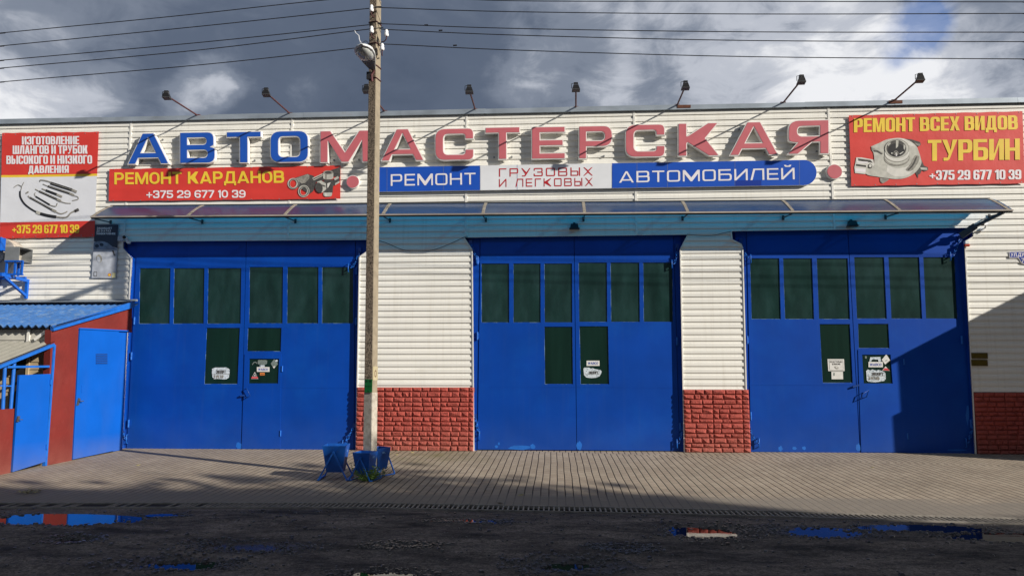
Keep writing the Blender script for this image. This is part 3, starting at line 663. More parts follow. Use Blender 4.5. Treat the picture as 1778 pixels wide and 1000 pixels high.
def drain():
    t = thing('drain_grate', 'long slotted metal drain grate between the paved apron and the dark road', 'drain grate', (0, 0, 0))
    ch = MB(); fr = MB(); br = MB(); x = -9.4
    step = .062; rim = .022; zt = -.003
    n = int(18.9 / step)
    z_at = lambda x: SLOPE * drain_y(x)
    for k in range(40):
        a, b = -9.4 + 18.9 * k / 40, -9.4 + 18.9 * (k + 1) / 40; ya, yb = drain_y(a), drain_y(b); za, zb = z_at(a) + zt, z_at(b) + zt
        for o0, o1 in ((0, -rim), (-DRAIN_W + rim, -DRAIN_W)):
            fr.hexa([(a, ya + o1, za - .03), (b, yb + o1, zb - .03), (b, yb + o0, zb - .03), (a, ya + o0, za - .03)], [(a, ya + o1, za + .008), (b, yb + o1, zb + .008), (b, yb + o0, zb + .008), (a, ya + o0, za + .008)], DARKRAIL)
        dp = .2 if b > -4.2 else .012
        ch.quad((a, ya - DRAIN_W, za - dp), (b, yb - DRAIN_W, zb - dp), (b, yb, zb - dp), (a, ya, za - dp), DIRT_SHADE)
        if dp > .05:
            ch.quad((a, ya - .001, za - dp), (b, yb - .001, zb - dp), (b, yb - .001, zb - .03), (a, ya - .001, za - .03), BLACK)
    for k in range(n):
        x = -9.4 + k * step; y, z = drain_y(x), z_at(x) + zt; w = .009
        if x < -4.2 and random.random() < .55: continue
        br.hexa([(x - w, y - DRAIN_W + rim, z - .022), (x + w, y - DRAIN_W + rim, z - .022), (x + w, y - rim, z - .022), (x - w, y - rim, z - .022)],
                [(x - w, y - DRAIN_W + rim, z), (x + w, y - DRAIN_W + rim, z), (x + w, y - rim, z), (x - w, y - rim, z)], DARKRAIL)
    ch.build('channel', t); fr.build('rail', t); br.build('grate_bars', t)
DARKRAIL = mat('worn_cast_iron', (.26, .235, .2), .75, .3, 12)
DIRT_SHADE = mat('shaded_drain_dirt', (.008, .007, .006), .95, .3, 20)  # dirt set near black, so its colour carries the shade inside the slots
drain()

# ------------------------------------------------------------------ workshop building
LY = .06                                             # face of the gate leaves, behind the wall face
BLD = thing('workshop_building', 'long cream clad workshop with three blue gates and a red stone base', 'workshop', (0, 0, 0))
OPEN_PX = [
    [(212, 783), (228.5, 480), (230, 448), (215, 431), (215, 420), (640, 417), (640, 435), (624, 446), (618, 783)],
    [(824, 785), (821, 434), (807, 413), (1193, 408), (1180, 433), (1187, 786)],
    [(1299, 787), (1290, 432), (1287, 424), (1271.5, 416), (1270, 402), (1688, 396), (1688, 411), (1673, 420), (1692, 789)]]
OPEN = [[(p.x, p.z) for p in (at(x, y, 0) for x, y in o)] for o in OPEN_PX]

def span(poly, z):
    xs = []
    for (xa, za), (xb, zb) in zip(poly, poly[1:] + poly[:1]):
        if za == zb: continue
        if min(za, zb) <= z <= max(za, zb): xs.append(xa + (xb - xa) * (z - za) / (zb - za))
    return (min(xs), max(xs)) if xs else None

def siding():
    mb = MB(); lap = .1205; prof = [(0, -.019), (.060, -.0175), (.070, -.004), (lap, -.003)]
    def yprof(r):
        for (a, ya), (b, yb) in zip(prof, prof[1:]):
            if r <= b + 1e-9: return ya + (yb - ya) * (r - a) / (b - a)
        return prof[-1][1]
    XL, XR, z0, ztop = -14.0, 12.0, 1.12, 6.66
    vz = sorted({z for o in OPEN for _, z in o})
    def rows(za, zb):
        zm = (za + zb) / 2; cuts = [XL]; lo = [XL]; res = []
        sp = []
        for o in OPEN:
            if span(o, zm): sp.append((span(o, za + 1e-6) or span(o, zm), span(o, zb - 1e-6) or span(o, zm)))
        cur = (XL, XL)
        for (l, r) in sp: res.append((cur[0], l[0], cur[1], r[0])); cur = (l[1], r[1])
        res.append((cur[0], XR, cur[1], XR)); return res
    z = z0
    while z < ztop:
        zs = sorted({z, z + .060, z + .070, min(z + lap, ztop)} | {q for q in vz if z < q < min(z + lap, ztop)})
        for xa, xb, xc, xd in rows(z + 1e-4, z + 2e-4): mb.quad((xa, -.004, z), (xb, -.004, z), (xb, -.019, z), (xa, -.019, z), SIDING)
        for a, b in zip(zs, zs[1:]):
            if a >= ztop: break
            ya, yb = yprof(a - z), yprof(b - z)
            for xa, xb, xc, xd in rows(a, b): mb.quad((xa, ya, a), (xb, ya, a), (xd, yb, b), (xc, yb, b), SIDING)
        z += lap
    mb.build('siding', BLD)
    body = MB(); body.box(-14, 12, .32, 14, 0, 6.6, RENDER_WALL); body.build('wall', BLD)
    for px in (224.5, 505.6, 810, 1102.6, 1442.5):
        x = at(px, 280).x; zb = 4.6
        zh = max([max(q[1] for q in o) for o in OPEN if min(p[0] for p in o) - .02 < x < max(p[0] for p in o) + .02] + [4.02])
        s = MB(); s.box(x - .02, x + .02, -.0255, -.001, zh + .02, 6.63, WHITE_TRIM); s.build('joint_strip', BLD)
    # roof flashing in overlapping lengths
    xs = [-14.0]
    while xs[-1] < 12: xs.append(xs[-1] + random.choice((1.7, 2.0, 2.0, 2.3)))
    fl = MB()
    for a, b in zip(xs, xs[1:]):
        d = random.uniform(0, .006); h = 6.735 + random.uniform(-.008, .008); h2 = h + random.uniform(-.008, .008); b2 = b + .02
        fl.hexa([(a, -.062 - d, 6.632), (b2, -.062 - d, 6.632), (b2, .4, 6.632), (a, .4, 6.632)], [(a, -.050 - d, h), (b2, -.050 - d, h2), (b2, .4, h2 + .02), (a, .4, h + .02)], GALV)
    fl.build('roof_flashing', BLD)
    rs = MB()
    for px in (1188, 1556): c = at(px, 190, -.07); rs.box(c.x - .13, c.x + .13, -.0705, -.066, 6.66, 6.72, RUST)
    rs.build('rust_patch', BLD)
    # red stone base on the piers
    for xa, xb, zt in ((at(620, 700).x, at(823, 700).x, at(740, 672).z), (at(1186, 700).x, at(1300, 700).x, at(1240, 676).z), (at(1690, 700).x, 12.0, at(1734, 681).z), (-14, at(206, 700).x, 1.2)):
        stone_base(xa, xb, zt)

def stone_base(xa, xb, zt):
    rnd = random.Random(int(xa * 100)); mb = MB(); y0 = -.032
    mb.box(xa, xb, y0 + .006, .25, -.05, zt - .004, PLINTH_GAP)
    rows = 13; h0 = (zt + .01) / rows; pan = .545
    ze = [-.01 + r * h0 + (rnd.uniform(-.010, .010) if 0 < r < rows else 0) for r in range(rows + 1)]
    for r in range(rows):
        z = ze[r]; h = ze[r + 1] - z; x = xa
        while x < xb - .01:
            nxt = xa + (math.floor((x - xa + .02) / pan) + 1) * pan
            w = min(rnd.uniform(.11, .24), nxt - x)
            if nxt - (x + w) < .07: w = nxt - x
            if x + w > xb - .05: w = xb - x
            g = .0035; X0, X1, Z0, Z1 = x + g * .6, x + w - g * .6, z + g, z + h - g * .6
            e = .016; j = lambda s=.009: rnd.uniform(-s, s)
            yb = y0 + .006
            base = [(X0, yb, Z0), (X1, yb, Z0), (X1, yb, Z1), (X0, yb, Z1)]
            mid = [(X0 + abs(j(.006)), y0 - .008 + j(.004), Z0 + abs(j(.005))), (X1 - abs(j(.006)), y0 - .008 + j(.004), Z0 + abs(j(.005))), (X1 - abs(j(.006)), y0 - .008 + j(.004), Z1 - abs(j(.005))), (X0 + abs(j(.006)), y0 - .008 + j(.004), Z1 - abs(j(.005)))]
            cx, cz = (X0 + X1) / 2 + j(.25 * w), (Z0 + Z1) / 2 + j(.02)
            top = [(X0 + e + abs(j(.02)), y0 - .026 + j(), Z0 + e + abs(j())), (X1 - e - abs(j(.02)), y0 - .026 + j(), Z0 + e + abs(j())), (X1 - e - abs(j(.02)), y0 - .026 + j(), Z1 - e - abs(j())), (X0 + e + abs(j(.02)), y0 - .026 + j(), Z1 - e - abs(j()))]
            c = (cx, y0 - .034 + j(.010), cz)
            vs = base + mid + top + [c]
            fs = []
            for k in range(4):
                n = (k + 1) % 4; fs += [(k, n, 4 + n, 4 + k), (4 + k, 4 + n, 8 + n), (4 + k, 8 + n, 8 + k), (8 + k, 8 + n, 12)]
            mb.add(vs, fs, PLINTH); x += w
    mb.build('stone_base', BLD)
PLINTH_GAP = mat('cladding_joint', (.22, .045, .035), .9, .2, 14)
siding()

def opening_trim(o):
    """white edge trim and blue reveals round one opening"""
    t = MB(); rv = MB(); n = len(o); cx = sum(p[0] for p in o) / n
    for i in range(n - 1):
        (xa, za), (xb, zb) = o[i], o[i + 1]; d = Vector((xb - xa, zb - za)).normalized(); nrm = Vector((-d.y, d.x)) * .022
        if za < 0 : xa, za = xa + d.x * (-za) / max(d.y, .1) if d.y > .1 else xa, 0.0
        if zb < 0 : zb = 0.0
        q = [(xa, za), (xb, zb), (xb + nrm.x, zb + nrm.y), (xa + nrm.x, za + nrm.y)]
        t.hexa([(x, -.030, z) for x, z in q], [(x, .004, z) for x, z in q], WHITE_TRIM)
        rv.quad((xa, -.024, za), (xb, -.024, zb), (xb, LY + .12, zb), (xa, LY + .12, za), BLUE)
    t.build('edge_trim', BLD); rv.build('gate_reveal', BLD)

def gate(o, posts, leaves, hinges, chains):
    opening_trim(o)
    f = MB(); xs = [p[0] for p in o]; zt = max(p[1] for p in o)
    f.box(min(xs) - .1, max(xs) + .1, LY + .055, LY + .075, -.05, zt + .15, BLUE)
    for (a, b, c, d) in posts:                       # steel posts either side of the leaves, px quads
        f.slab([[(p.x, p.z) for p in (at(x, y, LY) for x, y in (a, b, c, d))]], lambda x, z: (x, LY + .012, z), lambda x, z: (x, LY + .05, z), BLUE, back=False)
    f.build('gate_frame', BLD)
    objs = []
    for L in leaves:
        P = lambda pts, Y=LY: [(p.x, p.z) for p in (at(x, y, LY) for x, y in pts)]
        m = MB(); loops = [P(L['out'])] + [P(w) for w in L['panes']] + ([P(L['wicket_hole'])] if 'wicket_hole' in L else [])
        m.slab(loops, lambda x, z: (x, LY, z), lambda x, z: (x, LY + .045, z), BLUE, back=False)
        for l in L.get('welds', []):
            (xa, za), (xb, zb) = P(l); m.bar((xa, LY - .0005, za), (xb, LY - .0005, zb), .004, .007, BLUE)
        leaf = m.build('gate_leaf', BLD); objs.append(leaf)
        def pane(pts, y):
            l = P(pts); g = MB(); g.flat([l], lambda x, z: (x, y, z), GLASS_PALER if min(q[1] for q in l) > 2.3 else GLASS); g.build('window_pane', leaf)
            k = MB(); big = inset(l, -.004); k.flat([big, inset(l, .006)], lambda x, z: (x, y - .002, z), PUTTY); k.build('window_putty', leaf)
        for w in L['panes']: pane(w, LY + .014)
        if 'wicket' in L:
            w = MB(); wl = [P(L['wicket'])] + [P(L['wicket_pane'])]
            w.slab(wl, lambda x, z: (x, LY - .009, z), lambda x, z: (x, LY + .02, z), BLUE, back=False)
            w.build('wicket_door', leaf); pane(L['wicket_pane'], LY + .004)
            h = MB(); hp = [at(x, y, LY - y2) for x, y, y2 in L['handle']]; h.tube(hp, .009, NAVY_IRON, 6); h.build('wicket_handle', leaf)
            if 'latch' in L:
                k = MB(); a, b = L['latch']; k.bar(at(*a, LY - .03), at(*b, LY - .03), .03, .03, NAVY_IRON); k.build('latch', leaf)
            for (x, y) in L['wicket_hinges']:
                c = at(x, y, LY - .012); k = MB(); k.cyl((c.x, c.y, c.z - .055), (c.x, c.y, c.z + .055), .014, BLUE_IRON, 8); k.build('hinge', leaf)
        if L.get('flakes'):
            for cx, cy, rx, ry in L['flakes']:
                k = MB(); rnd = random.Random(int(cx)); ln = [(cx + rx * (1 + rnd.uniform(-.25, .2)) * math.cos(t * .393), cy + ry * (1 + rnd.uniform(-.25, .2)) * math.sin(t * .393)) for t in range(16)]
                k.flat([P(ln)], lambda x, z: (x, LY - .0015, max(z, .012)), BLUE_FADED)
                k.build('faded_paint_patch', leaf)
    for k, (x, y, li) in enumerate(hinges):
        c = at(x, y, LY - .015); h = MB(); h.cyl((c.x, c.y, c.z - .075), (c.x, c.y, c.z - .002), .019, BLUE_IRON, 8); h.cyl((c.x, c.y, c.z + .002), (c.x, c.y, c.z + .075), .019, BLUE_IRON, 8)
        h.box(c.x - .045, c.x + .045, LY - .006, LY + .003, c.z - .05, c.z + .05, BLUE); h.build('hinge', objs[li])
    for x, y, sx, dn, li in chains: chain(x, y, sx, dn, objs[li])

def chain(px, py, sx, dn, parent):
    """a hanging chain with its stop bolt at a gate corner"""
    c = at(px, py, LY - .035); mb = MB(); N = 11; w = .17 * sx; h = .33
    pts = [Vector((c.x + w * (k / N) + .016 * math.sin(k * 2.1), c.y - .02 * math.sin(math.pi * k / N), c.z - h * (k / N) ** (.6 if dn else 1.6) - .03 * math.sin(math.pi * k / N))) for k in range(N + 1)]
    for k, (a, b) in enumerate(zip(pts, pts[1:])):
        d = (b - a).normalized(); l = (b - a).length * .78; m = (a + b) / 2
        s = Vector((0, 1, 0)).cross(d).normalized() if k % 2 else Vector((0, 1, 0)); r = .021
        mb.tube([m + d * l * .5 * math.cos(t) * 1.1 + s * r * math.sin(t) for t in [2 * math.pi * q / 8 for q in range(8)]], (.008), BLUE_IRON if k % 3 else NAVY_IRON, 5, closed=True)
    e = pts[-1]
    mb.tube([(e.x + .03 * sx, LY - .01, e.z + .09), (e.x + .03 * sx, LY - .05, e.z + .09), (e.x + .03 * sx, LY - .05, e.z - .07), (e.x + .03 * sx, LY - .01, e.z - .07)], .010, BLUE_IRON, 6)
    mb.box(c.x - .03, c.x + .03, LY - .03, LY + .002, c.z - .02, c.z + .08, NAVY_IRON)
    mb.build('chain', parent)

def row(xs, yt, yb, sh=0, yslope=0):
    """window quads from (left, right) px pairs; sh = how far the bottom is shifted in x at each"""
    r = []
    for i, (a, b) in enumerate(xs):
        s = sh[i] if isinstance(sh, (list, tuple)) else sh
        r.append([(a + s, yb), (b + s, yb), (b, yt), (a, yt)])
    return r
gate(OPEN[0],
     [((205, 786), (219, 786), (238, 412), (222, 412)), ((614.8, 786), (640, 786), (642, 412), (617.3, 412))],
     [dict(out=[(220, 779.5), (418, 780.5), (427.5, 412), (238.7, 412)], panes=row([(242.5, 296), (302, 355), (361, 419)], 465.5, 562, (-1.6, -1.5, -1.3)) + [[(354.5, 666.5), (412.5, 666.5), (416.5, 569), (358.5, 569)]],
           welds=[[(227, 672), (419, 672.5)]], flakes=[(415, 774, 6, 6)]),
      dict(out=[(418.9, 780.5), (614, 781), (616.5, 412), (428.4, 412)], panes=row([(433, 491.5), (498.5, 553), (559, 613.5)], 463.5, 561.5, (-1, -.6, -.3)) + [[(428.8, 610), (487.5, 610), (488.8, 569), (430.3, 569)]],
           wicket=[(419.8, 779), (486.5, 779), (488.5, 615), (425, 615)], wicket_hole=[(432.5, 665.5), (482.6, 665.5), (484.6, 623), (433.2, 623)], wicket_pane=[(432, 666), (483, 666), (485, 622.5), (432.7, 622.5)],
           handle=[(428, 674, .01), (428, 674, .06), (434.5, 687, .06), (427.5, 691, .05), (422, 686, .01)], latch=((417.5, 687), (424, 686)),
           wicket_hinges=[(490, 640), (487, 752)], welds=[[(490, 673), (614, 673)]], flakes=[(455, 777, 26, 2.6), (425, 771, 3, 8)])],
     [(233, 557, 0), (228, 618, 0), (223, 735, 0), (619, 470, 1), (618.5, 558, 1)],
     [(624, 437, -1, 1, 1), (615, 742, -1, 0, 1), (213, 733, .6, 1, 0)])
gate(OPEN[1],
     [((818, 786), (828.3, 786), (833.5, 405), (812, 405)), ((1181, 788), (1194, 788), (1182, 405), (1170, 405))],
     [dict(out=[(829.2, 780), (1001, 781), (996.2, 405), (834.5, 405)], panes=row([(835.8, 884), (891, 938.6), (945, 993.3)], 457.5, 560, (.2, .2, .4)) + [[(946, 666.8), (995, 666.8), (993.8, 567), (945, 567)]],
           welds=[[(831, 672), (999, 672)]], flakes=[(901, 776.5, 20, 4), (925, 775, 4, 5), (862, 775, 3, 2.5), (866, 770, 2, 2.5)]),
      dict(out=[(1002, 781), (1180, 782.5), (1169, 405), (997.2, 405)], panes=row([(1004.6, 1053.8), (1060, 1110), (1116.5, 1167.5)], 455.8, 559, (.6, 1, 1.2)) + [[(1008, 667), (1057.8, 667), (1055.8, 566.3), (1006, 566.3)]],
           welds=[[(1003, 672), (1176, 673)]], flakes=[(1006, 774, 5, 8)])],
     [(829.5, 452, 0), (828.8, 583, 0), (828, 738, 0), (1175.5, 592, 1), (1181, 741, 1)],
     [(817, 423, .7, 0, 0), (1176, 430, -.5, 1, 1), (825, 726, .5, 0, 0), (1187, 740, -.6, 0, 1)])
gate(OPEN[2],
     [((1292, 790), (1303.2, 790), (1296, 394), (1276, 394)), ((1689.5, 792), (1703, 792), (1680, 394), (1661, 394))],
     [dict(out=[(1304.2, 784), (1493, 785.5), (1471.3, 394), (1296.6, 394)], panes=row([(1302, 1353), (1359.5, 1410), (1418, 1472)], 448.5, 554, (3, 3.6, 4)) + [[(1428.5, 664.5), (1480.8, 664.5), (1475.7, 562.5), (1423, 562.5)]],
           welds=[[(1300, 668), (1483, 668.5)]], flakes=[(1355, 778.5, 4, 4.5), (1379.5, 778, 4, 3), (1396, 777.5, 3.5, 3), (1490, 777, 4, 7)]),
      dict(out=[(1494.2, 785.5), (1688.6, 787.5), (1660.2, 394), (1472.4, 394)], panes=row([(1483, 1535), (1542.5, 1596), (1603, 1658)], 446.5, 553.3, (5, 5.3, 5)) + [[(1491, 604.3), (1544.6, 604.3), (1542.5, 562), (1489.8, 562)]],
           wicket=[(1495.2, 784), (1577, 785), (1568, 607.5), (1489.5, 607)], wicket_hole=[(1499.8, 665.5), (1549.3, 665.5), (1545.6, 616), (1497, 616)], wicket_pane=[(1499.3, 666), (1549.8, 666), (1546, 615.5), (1496.5, 615.5)],
           handle=[(1494.5, 692, .01), (1494.5, 693, .06), (1497.5, 684, .06), (1508.5, 677, .06), (1504.5, 689, .05), (1496, 692, .01)], latch=((1480.5, 671.5), (1492, 668)),
           wicket_hinges=[(1569.5, 628), (1576, 757)], welds=[[(1580, 672), (1678, 673)]], flakes=[(1498.5, 777, 3.5, 6), (1660, 781, 18, 1.6), (1680, 720, 3, 16)])],
     [(1297.5, 590, 0), (1303.5, 722, 0), (1670, 590, 1), (1686, 735, 1)],
     [(1287, 421, .9, 1, 0), (1668, 416, -1, 0, 1), (1301, 738, .9, 1, 0), (1690, 738, -.7, 0, 1)])

# ------------------------------------------------------------------ papers and stickers on the panes
def sticker(name, label, cat, Y, parts, group=None):
    """parts: list of (px polygon, material) bottom to top, or ('text', string, box, material, style)"""
    c = at(parts[0][0][0][0], parts[0][0][0][1], Y); mb = MB()
    for k, p in enumerate(parts):
        if p[0] == 'text': text(mb, p[1], box_px(*p[2], Y), p[4], p[3], .0012 * k)
        else: pxpoly(mb, p[0], Y, p[1], .0012 * k)
    o = mb.build(name); return tag(o, label, cat, group)
def bx(x0, x1, y0, y1, sk=0): return [(x0, y1), (x1, y1), (x1 - sk, y0), (x0 - sk, y0)]
def torn(x0, x1, y0, y1, seed, chop=.12):
    rnd = random.Random(seed); out = []; cx, cy, rx, ry = (x0 + x1) / 2, (y0 + y1) / 2, (x1 - x0) / 2, (y1 - y0) / 2
    for k in range(26):
        t = 2 * math.pi * k / 26; e = .42; f = lambda v: math.copysign(abs(v) ** e, v)
        s = 1 - rnd.random() * chop; out.append((cx + rx * s * f(math.cos(t)), cy + ry * s * f(math.sin(t))))
    return out
SY = LY + .008; WY = LY - .004
SCRIB = dict(IMPACT, s=.2)
sticker('paper_notice', 'torn pale notice with smudged writing left of the wicket in the leftmost gate', 'paper notice', SY,
        [(torn(367, 399, 637, 658.5, 3), PAPER_TORN), ('text', 'ЭКОПРТ', (375, 392, 642.5, 648.5), INK_DARK, SCRIB), (bx(368, 398, 649, 649.6), INK_MID), ('text', 'Э РЕТО', (371, 388, 651, 656.5), INK_MID, SCRIB)])
sticker('paper_notice', 'white torn rounded notice with one written line on the middle gate', 'paper notice', SY,
        [([(1013, 640), (1014.5, 638), (1023, 638), (1027, 639.6), (1029, 638.8), (1033, 640.5), (1042, 642), (1044.5, 644), (1044, 648), (1041, 653), (1035, 655.5), (1026, 656.3), (1018, 655), (1014, 651)], PAPER_TORN),
         ('text', 'ЭКОПРТ', (1022, 1039, 644.5, 649), INK_DARK, SCRIB), (bx(1016, 1042, 649.5, 650.0), INK_MID)])
sticker('paper_notice', 'white torn notice with two lines of writing on the wicket pane, rightmost gate', 'paper notice', WY,
        [([(1504, 644), (1507, 641), (1511, 643), (1515, 641), (1520, 643), (1526, 642), (1535, 645), (1537.5, 648), (1538, 657), (1536, 661), (1520, 663.4), (1508, 662.5), (1505, 660)], PAPER_TORN),
         ('text', 'ЭКОПРТ', (1513, 1534, 646.5, 651.5), INK_DARK, SCRIB), (bx(1506, 1536, 652, 652.6), INK_MID), ('text', 'Э РЕТОВ', (1508, 1527, 654, 659.5), INK_MID, SCRIB)])
sticker('brand_sticker', 'small white sticker with blue letters on the wicket pane of the leftmost gate', 'sticker', WY,
        [(bx(446, 468, 637, 645.3), PAPER), ('text', 'WABCO', (448.5, 465, 639.2, 643.2), INK_BLUE, FUTURA)])
sticker('brand_sticker', 'small white sticker with blue letters above the torn notice on the middle gate', 'sticker', SY,
        [(bx(1018.5, 1041, 626, 635), PAPER), ('text', 'WABCO', (1021, 1038.5, 628.4, 632.6), INK_BLUE, FUTURA)])
sticker('brand_sticker', 'white sticker with blue letters on the wicket pane of the rightmost gate', 'sticker', WY,
        [(bx(1508, 1533, 628, 637.4), PAPER), ('text', 'WABCO', (1510.5, 1530.5, 630.6, 635), INK_BLUE, FUTURA)])
sticker('warning_sticker', 'triangular red and white warning sticker on the wicket pane of the leftmost gate', 'sticker', WY,
        [([(436, 657.5), (448.5, 657.5), (442.4, 645.5)], PAPER), ([(438.5, 653.4), (446.3, 653.4), (442.4, 647.6)], INK_BLACK), (ell(442.6, 651.6, 1.5, .9), PAPER), (bx(436.8, 447.8, 654, 656.8), INK_SIGNRED)])
sticker('orange_sticker', 'tiny orange sticker below the blue lettered sticker on the leftmost gate', 'sticker', WY,
        [(bx(451.5, 459.5, 647, 651.5), INK_ORANGE), (bx(452.6, 458.4, 649.2, 650.2), INK_BLACK)])
sticker('worn_sticker', 'grey worn sticker scraps along the top of the wicket pane in the leftmost gate', 'sticker', WY,
        [(torn(447, 464.5, 624.5, 633, 5), FILM_REST), (torn(450.5, 460, 633.5, 637, 8), PAPER_TORN), (strip([(438, 633), (441, 629), (444, 628.5), (446, 631)], 1.6), FILM_REST)])
sticker('worn_sticker', 'pale diamond shaped worn sticker in the top right of the wicket pane, leftmost gate', 'sticker', WY,
        [([(475.5, 640), (482.5, 632), (480, 626.5), (476, 623.5), (470, 631)], FILM_REST), ([(473.6, 636.4), (478.6, 635.4), (475.8, 639.8)], PAPER), (torn(478, 482.3, 624.5, 628, 4), PAPER_TORN)])
sticker('framed_notice', 'cream printed notice with a thin dark frame on the lower pane of the rightmost gate', 'paper notice', SY,
        [([(1438.2, 644), (1466.5, 644), (1465.5, 623.2), (1436.8, 623.2)], PAPER), ([(1440.6, 642.4), (1464.3, 642.4), (1463.4, 625), (1439.2, 625)], INK_DARK), ([(1441, 642), (1463.9, 642), (1463, 625.4), (1439.6, 625.4)], PAPER),
         ('text', 'ВХОД ТОЛЬКО', (1440.8, 1462.4, 626.6, 629.4), INK_DARK, FUTURA), ('text', 'В МАСКЕ', (1445, 1459, 630.6, 633.2), INK_DARK, FUTURA), (ell(1452.5, 637.8, 3.4, 2.2, 20), INK_MID), (ell(1452.6, 637.6, 2.2, 1.1, 20), PAPER)])
sticker('paper_sheet', 'plain white sheet hanging just under the framed notice on the rightmost gate', 'paper notice', SY,
        [([(1444, 658.2), (1464, 658.2), (1463.6, 645), (1443.6, 645)], PAPER), (bx(1447, 1449.3, 647, 652), FILM_REST)])
sticker('worn_sticker', 'half peeled white sticker frame above the blue lettered sticker on the rightmost gate', 'sticker', WY,
        [([(1509.6, 628), (1511, 620), (1529, 619.5), (1530, 628), (1525.5, 628), (1524.4, 624), (1514, 624), (1512.6, 628)], PAPER_TORN), (torn(1501.6, 1505, 618, 622.5, 6), FILM_REST)])
sticker('white_sticker', 'white tilted square sticker in the top right of the wicket pane, rightmost gate', 'sticker', WY,
        [([(1537, 632.6), (1545.6, 625.4), (1539, 614.8), (1531, 624.5)], PAPER), ([(1536.5, 625.6), (1542, 624.4), (1538.5, 627)], FILM_REST)])
sticker('warning_sticker', 'small red and white triangular sticker beside the white sticker on the rightmost gate', 'sticker', WY,
        [([(1531.8, 643), (1545, 643.4), (1537.6, 635.8)], PAPER), ([(1533, 642.6), (1544.4, 643), (1541, 639.4), (1536, 639)], INK_SIGNRED)])

# ------------------------------------------------------------------ canopy over the gates
def canopy():
    t = thing('canopy', 'long curved blue translucent canopy above the three gates', 'canopy', (0, 0, 4.6))
    XA, XB, D = -9.07, 8.30, .62
    zt = lambda x: 4.850 + (4.745 - 4.845) * (x + 9.1) / 17.5
    zf = lambda x: 4.512 + (4.410 - 4.512) * (x + 9.0) / 17.3
    def pt(x, u, off=0):
        """u 0 at the wall .. 1 at the front edge: an arc bulging up"""
        y = -.03 - (D - .03) * u; z = zt(x) + (zf(x) - zt(x)) * (u ** 1.18) ; return Vector((x, y, z + off))
    n = 9; xs = [XA + .04 + (XB - .12 - XA) * k / n for k in range(n + 1)]; U = [k / 8 for k in range(9)]
    allx = xs[:]; 
    for k in range(n):
        m = MB(); sub = 8; a, b = xs[k] + .004, xs[k + 1] - .004
        if k == n - 1: b = XB
        g = [[pt(a + (b - a) * i / sub, u, .006 * math.sin(i / sub * math.pi * 2 + k * 1.7) * math.sin(u * 3.14)) for u in U] for i in range(sub + 1)]
        vs = [p for r in g for p in r]; w = len(U)
        m.add(vs, [(i * w + j, (i + 1) * w + j, (i + 1) * w + j + 1, i * w + j + 1) for i in range(sub) for j in range(w - 1)], POLYCARB, True)
        m.build('canopy_panel', t)
    for x in xs:
        r = MB(); p = [pt(x, u) for u in U]
        for q0, q1 in zip(p, p[1:]): r.hexa([q0 + Vector((s * .028, 0, -.03)) for s in (-1, 1)] + [q1 + Vector((s * .028, 0, -.03)) for s in (1, -1)], [q0 + Vector((s * .028, 0, .012)) for s in (-1, 1)] + [q1 + Vector((s * .028, 0, .012)) for s in (1, -1)], RIB)
        r.build('rib', t)
        b = MB(); f = pt(x, 1); b.bar(f + Vector((0, .06, -.035)), (x, -.035, zf(x) + .005), .014, .022, DARKGREY); b.box(x - .02, x + .02, -.04, -.022, zf(x) - .04, zf(x) + .05, DARKGREY); b.build('bracket', t)
    e = MB(); a, b = pt(XA, 1), pt(XB, 1); e.bar(a + Vector((0, -.006, -.012)), b + Vector((0, -.006, -.012)), .03, .026, RAIL); e.build('edge_rail', t)
    e = MB(); e.bar(a + Vector((0, .018, -.036)), b + Vector((0, .018, -.036)), .02, .022, BLACK); e.build('seal_strip', t)
    e = MB(); a, b = pt(XA + .02, 0), pt(XB - .05, 0); e.bar(a + Vector((0, .004, .012)), b + Vector((0, .004, .012)), .035, .02, DARKGREY); e.build('wall_rail', t)
    return t
RIB = mat('weathered_aluminium', (.30, .27, .22), .6, .25, 8, metal=.2)
RAIL = mat('canopy_edge_aluminium', (.42, .37, .32), .5, .1, 8, metal=.2)
CAN = canopy()

def big_bracket():
    """plain steel arm under the right end of the canopy"""
    t = MB(); t.bar(at(1742, 369, -.58), at(1672, 404, -.03), .05, .05, DARKGREY); t.bar(at(1694, 392, -.2), at(1668, 410, -.03), .03, .12, DARKGREY)
    return t.build('support_arm', CAN)
big_bracket()


# ------------------------------------------------------------------ channel letters
def channel_letter(ch, x0, x1, yt, yb, m, label):
    Yf, dep = -.125, .08
    a, shapes = glyph(ch, dict(EXTENDED)); bl, br, tl = at(x0, yb, Yf), at(x1, yb - .016 * (x1 - x0), Yf), at(x0, yt, Yf)
    ex, ey = (br - bl) / a, (tl - bl); H = ey.length; W = ex.length
    t = thing('sign_letter', label, 'sign letter', tuple((bl + br) / 2), 'letters of the big roofline sign')
    body = MB(); face = MB(); pts3 = lambda x, z, y: (x, y, z)
    for loops in shapes:
        L = [[tuple((lambda p: (p.x, p.z))(bl + ex * x + ey * y)) for x, y in l] for l in loops]
        body.slab(L, lambda x, z: (x, Yf, z), lambda x, z: (x, Yf + dep, z), LETTER_WHITE)
        I = [inset(l, .017, k > 0) for k, l in enumerate(L)]
        face.flat(I, lambda x, z: (x, Yf - .006, z), m)
        for l in I:
            n = len(l); face.add([(x, Yf - .006, z) for x, z in l] + [(x, Yf, z) for x, z in l], [(i, (i + 1) % n, n + (i + 1) % n, n + i) for i in range(n)], m)
    b = body.build('letter_body', t); face.build('letter_face', t)
    br_ = MB()
    for q in (.25, .75):
        c = bl + (br - bl) * q
        for z in (.12, .82): br_.box(c.x - .015, c.x + .015, Yf + dep, -.01, bl.z + H * z - .015, bl.z + H * z + .015, GREY)
    br_.build('standoff', t); return t
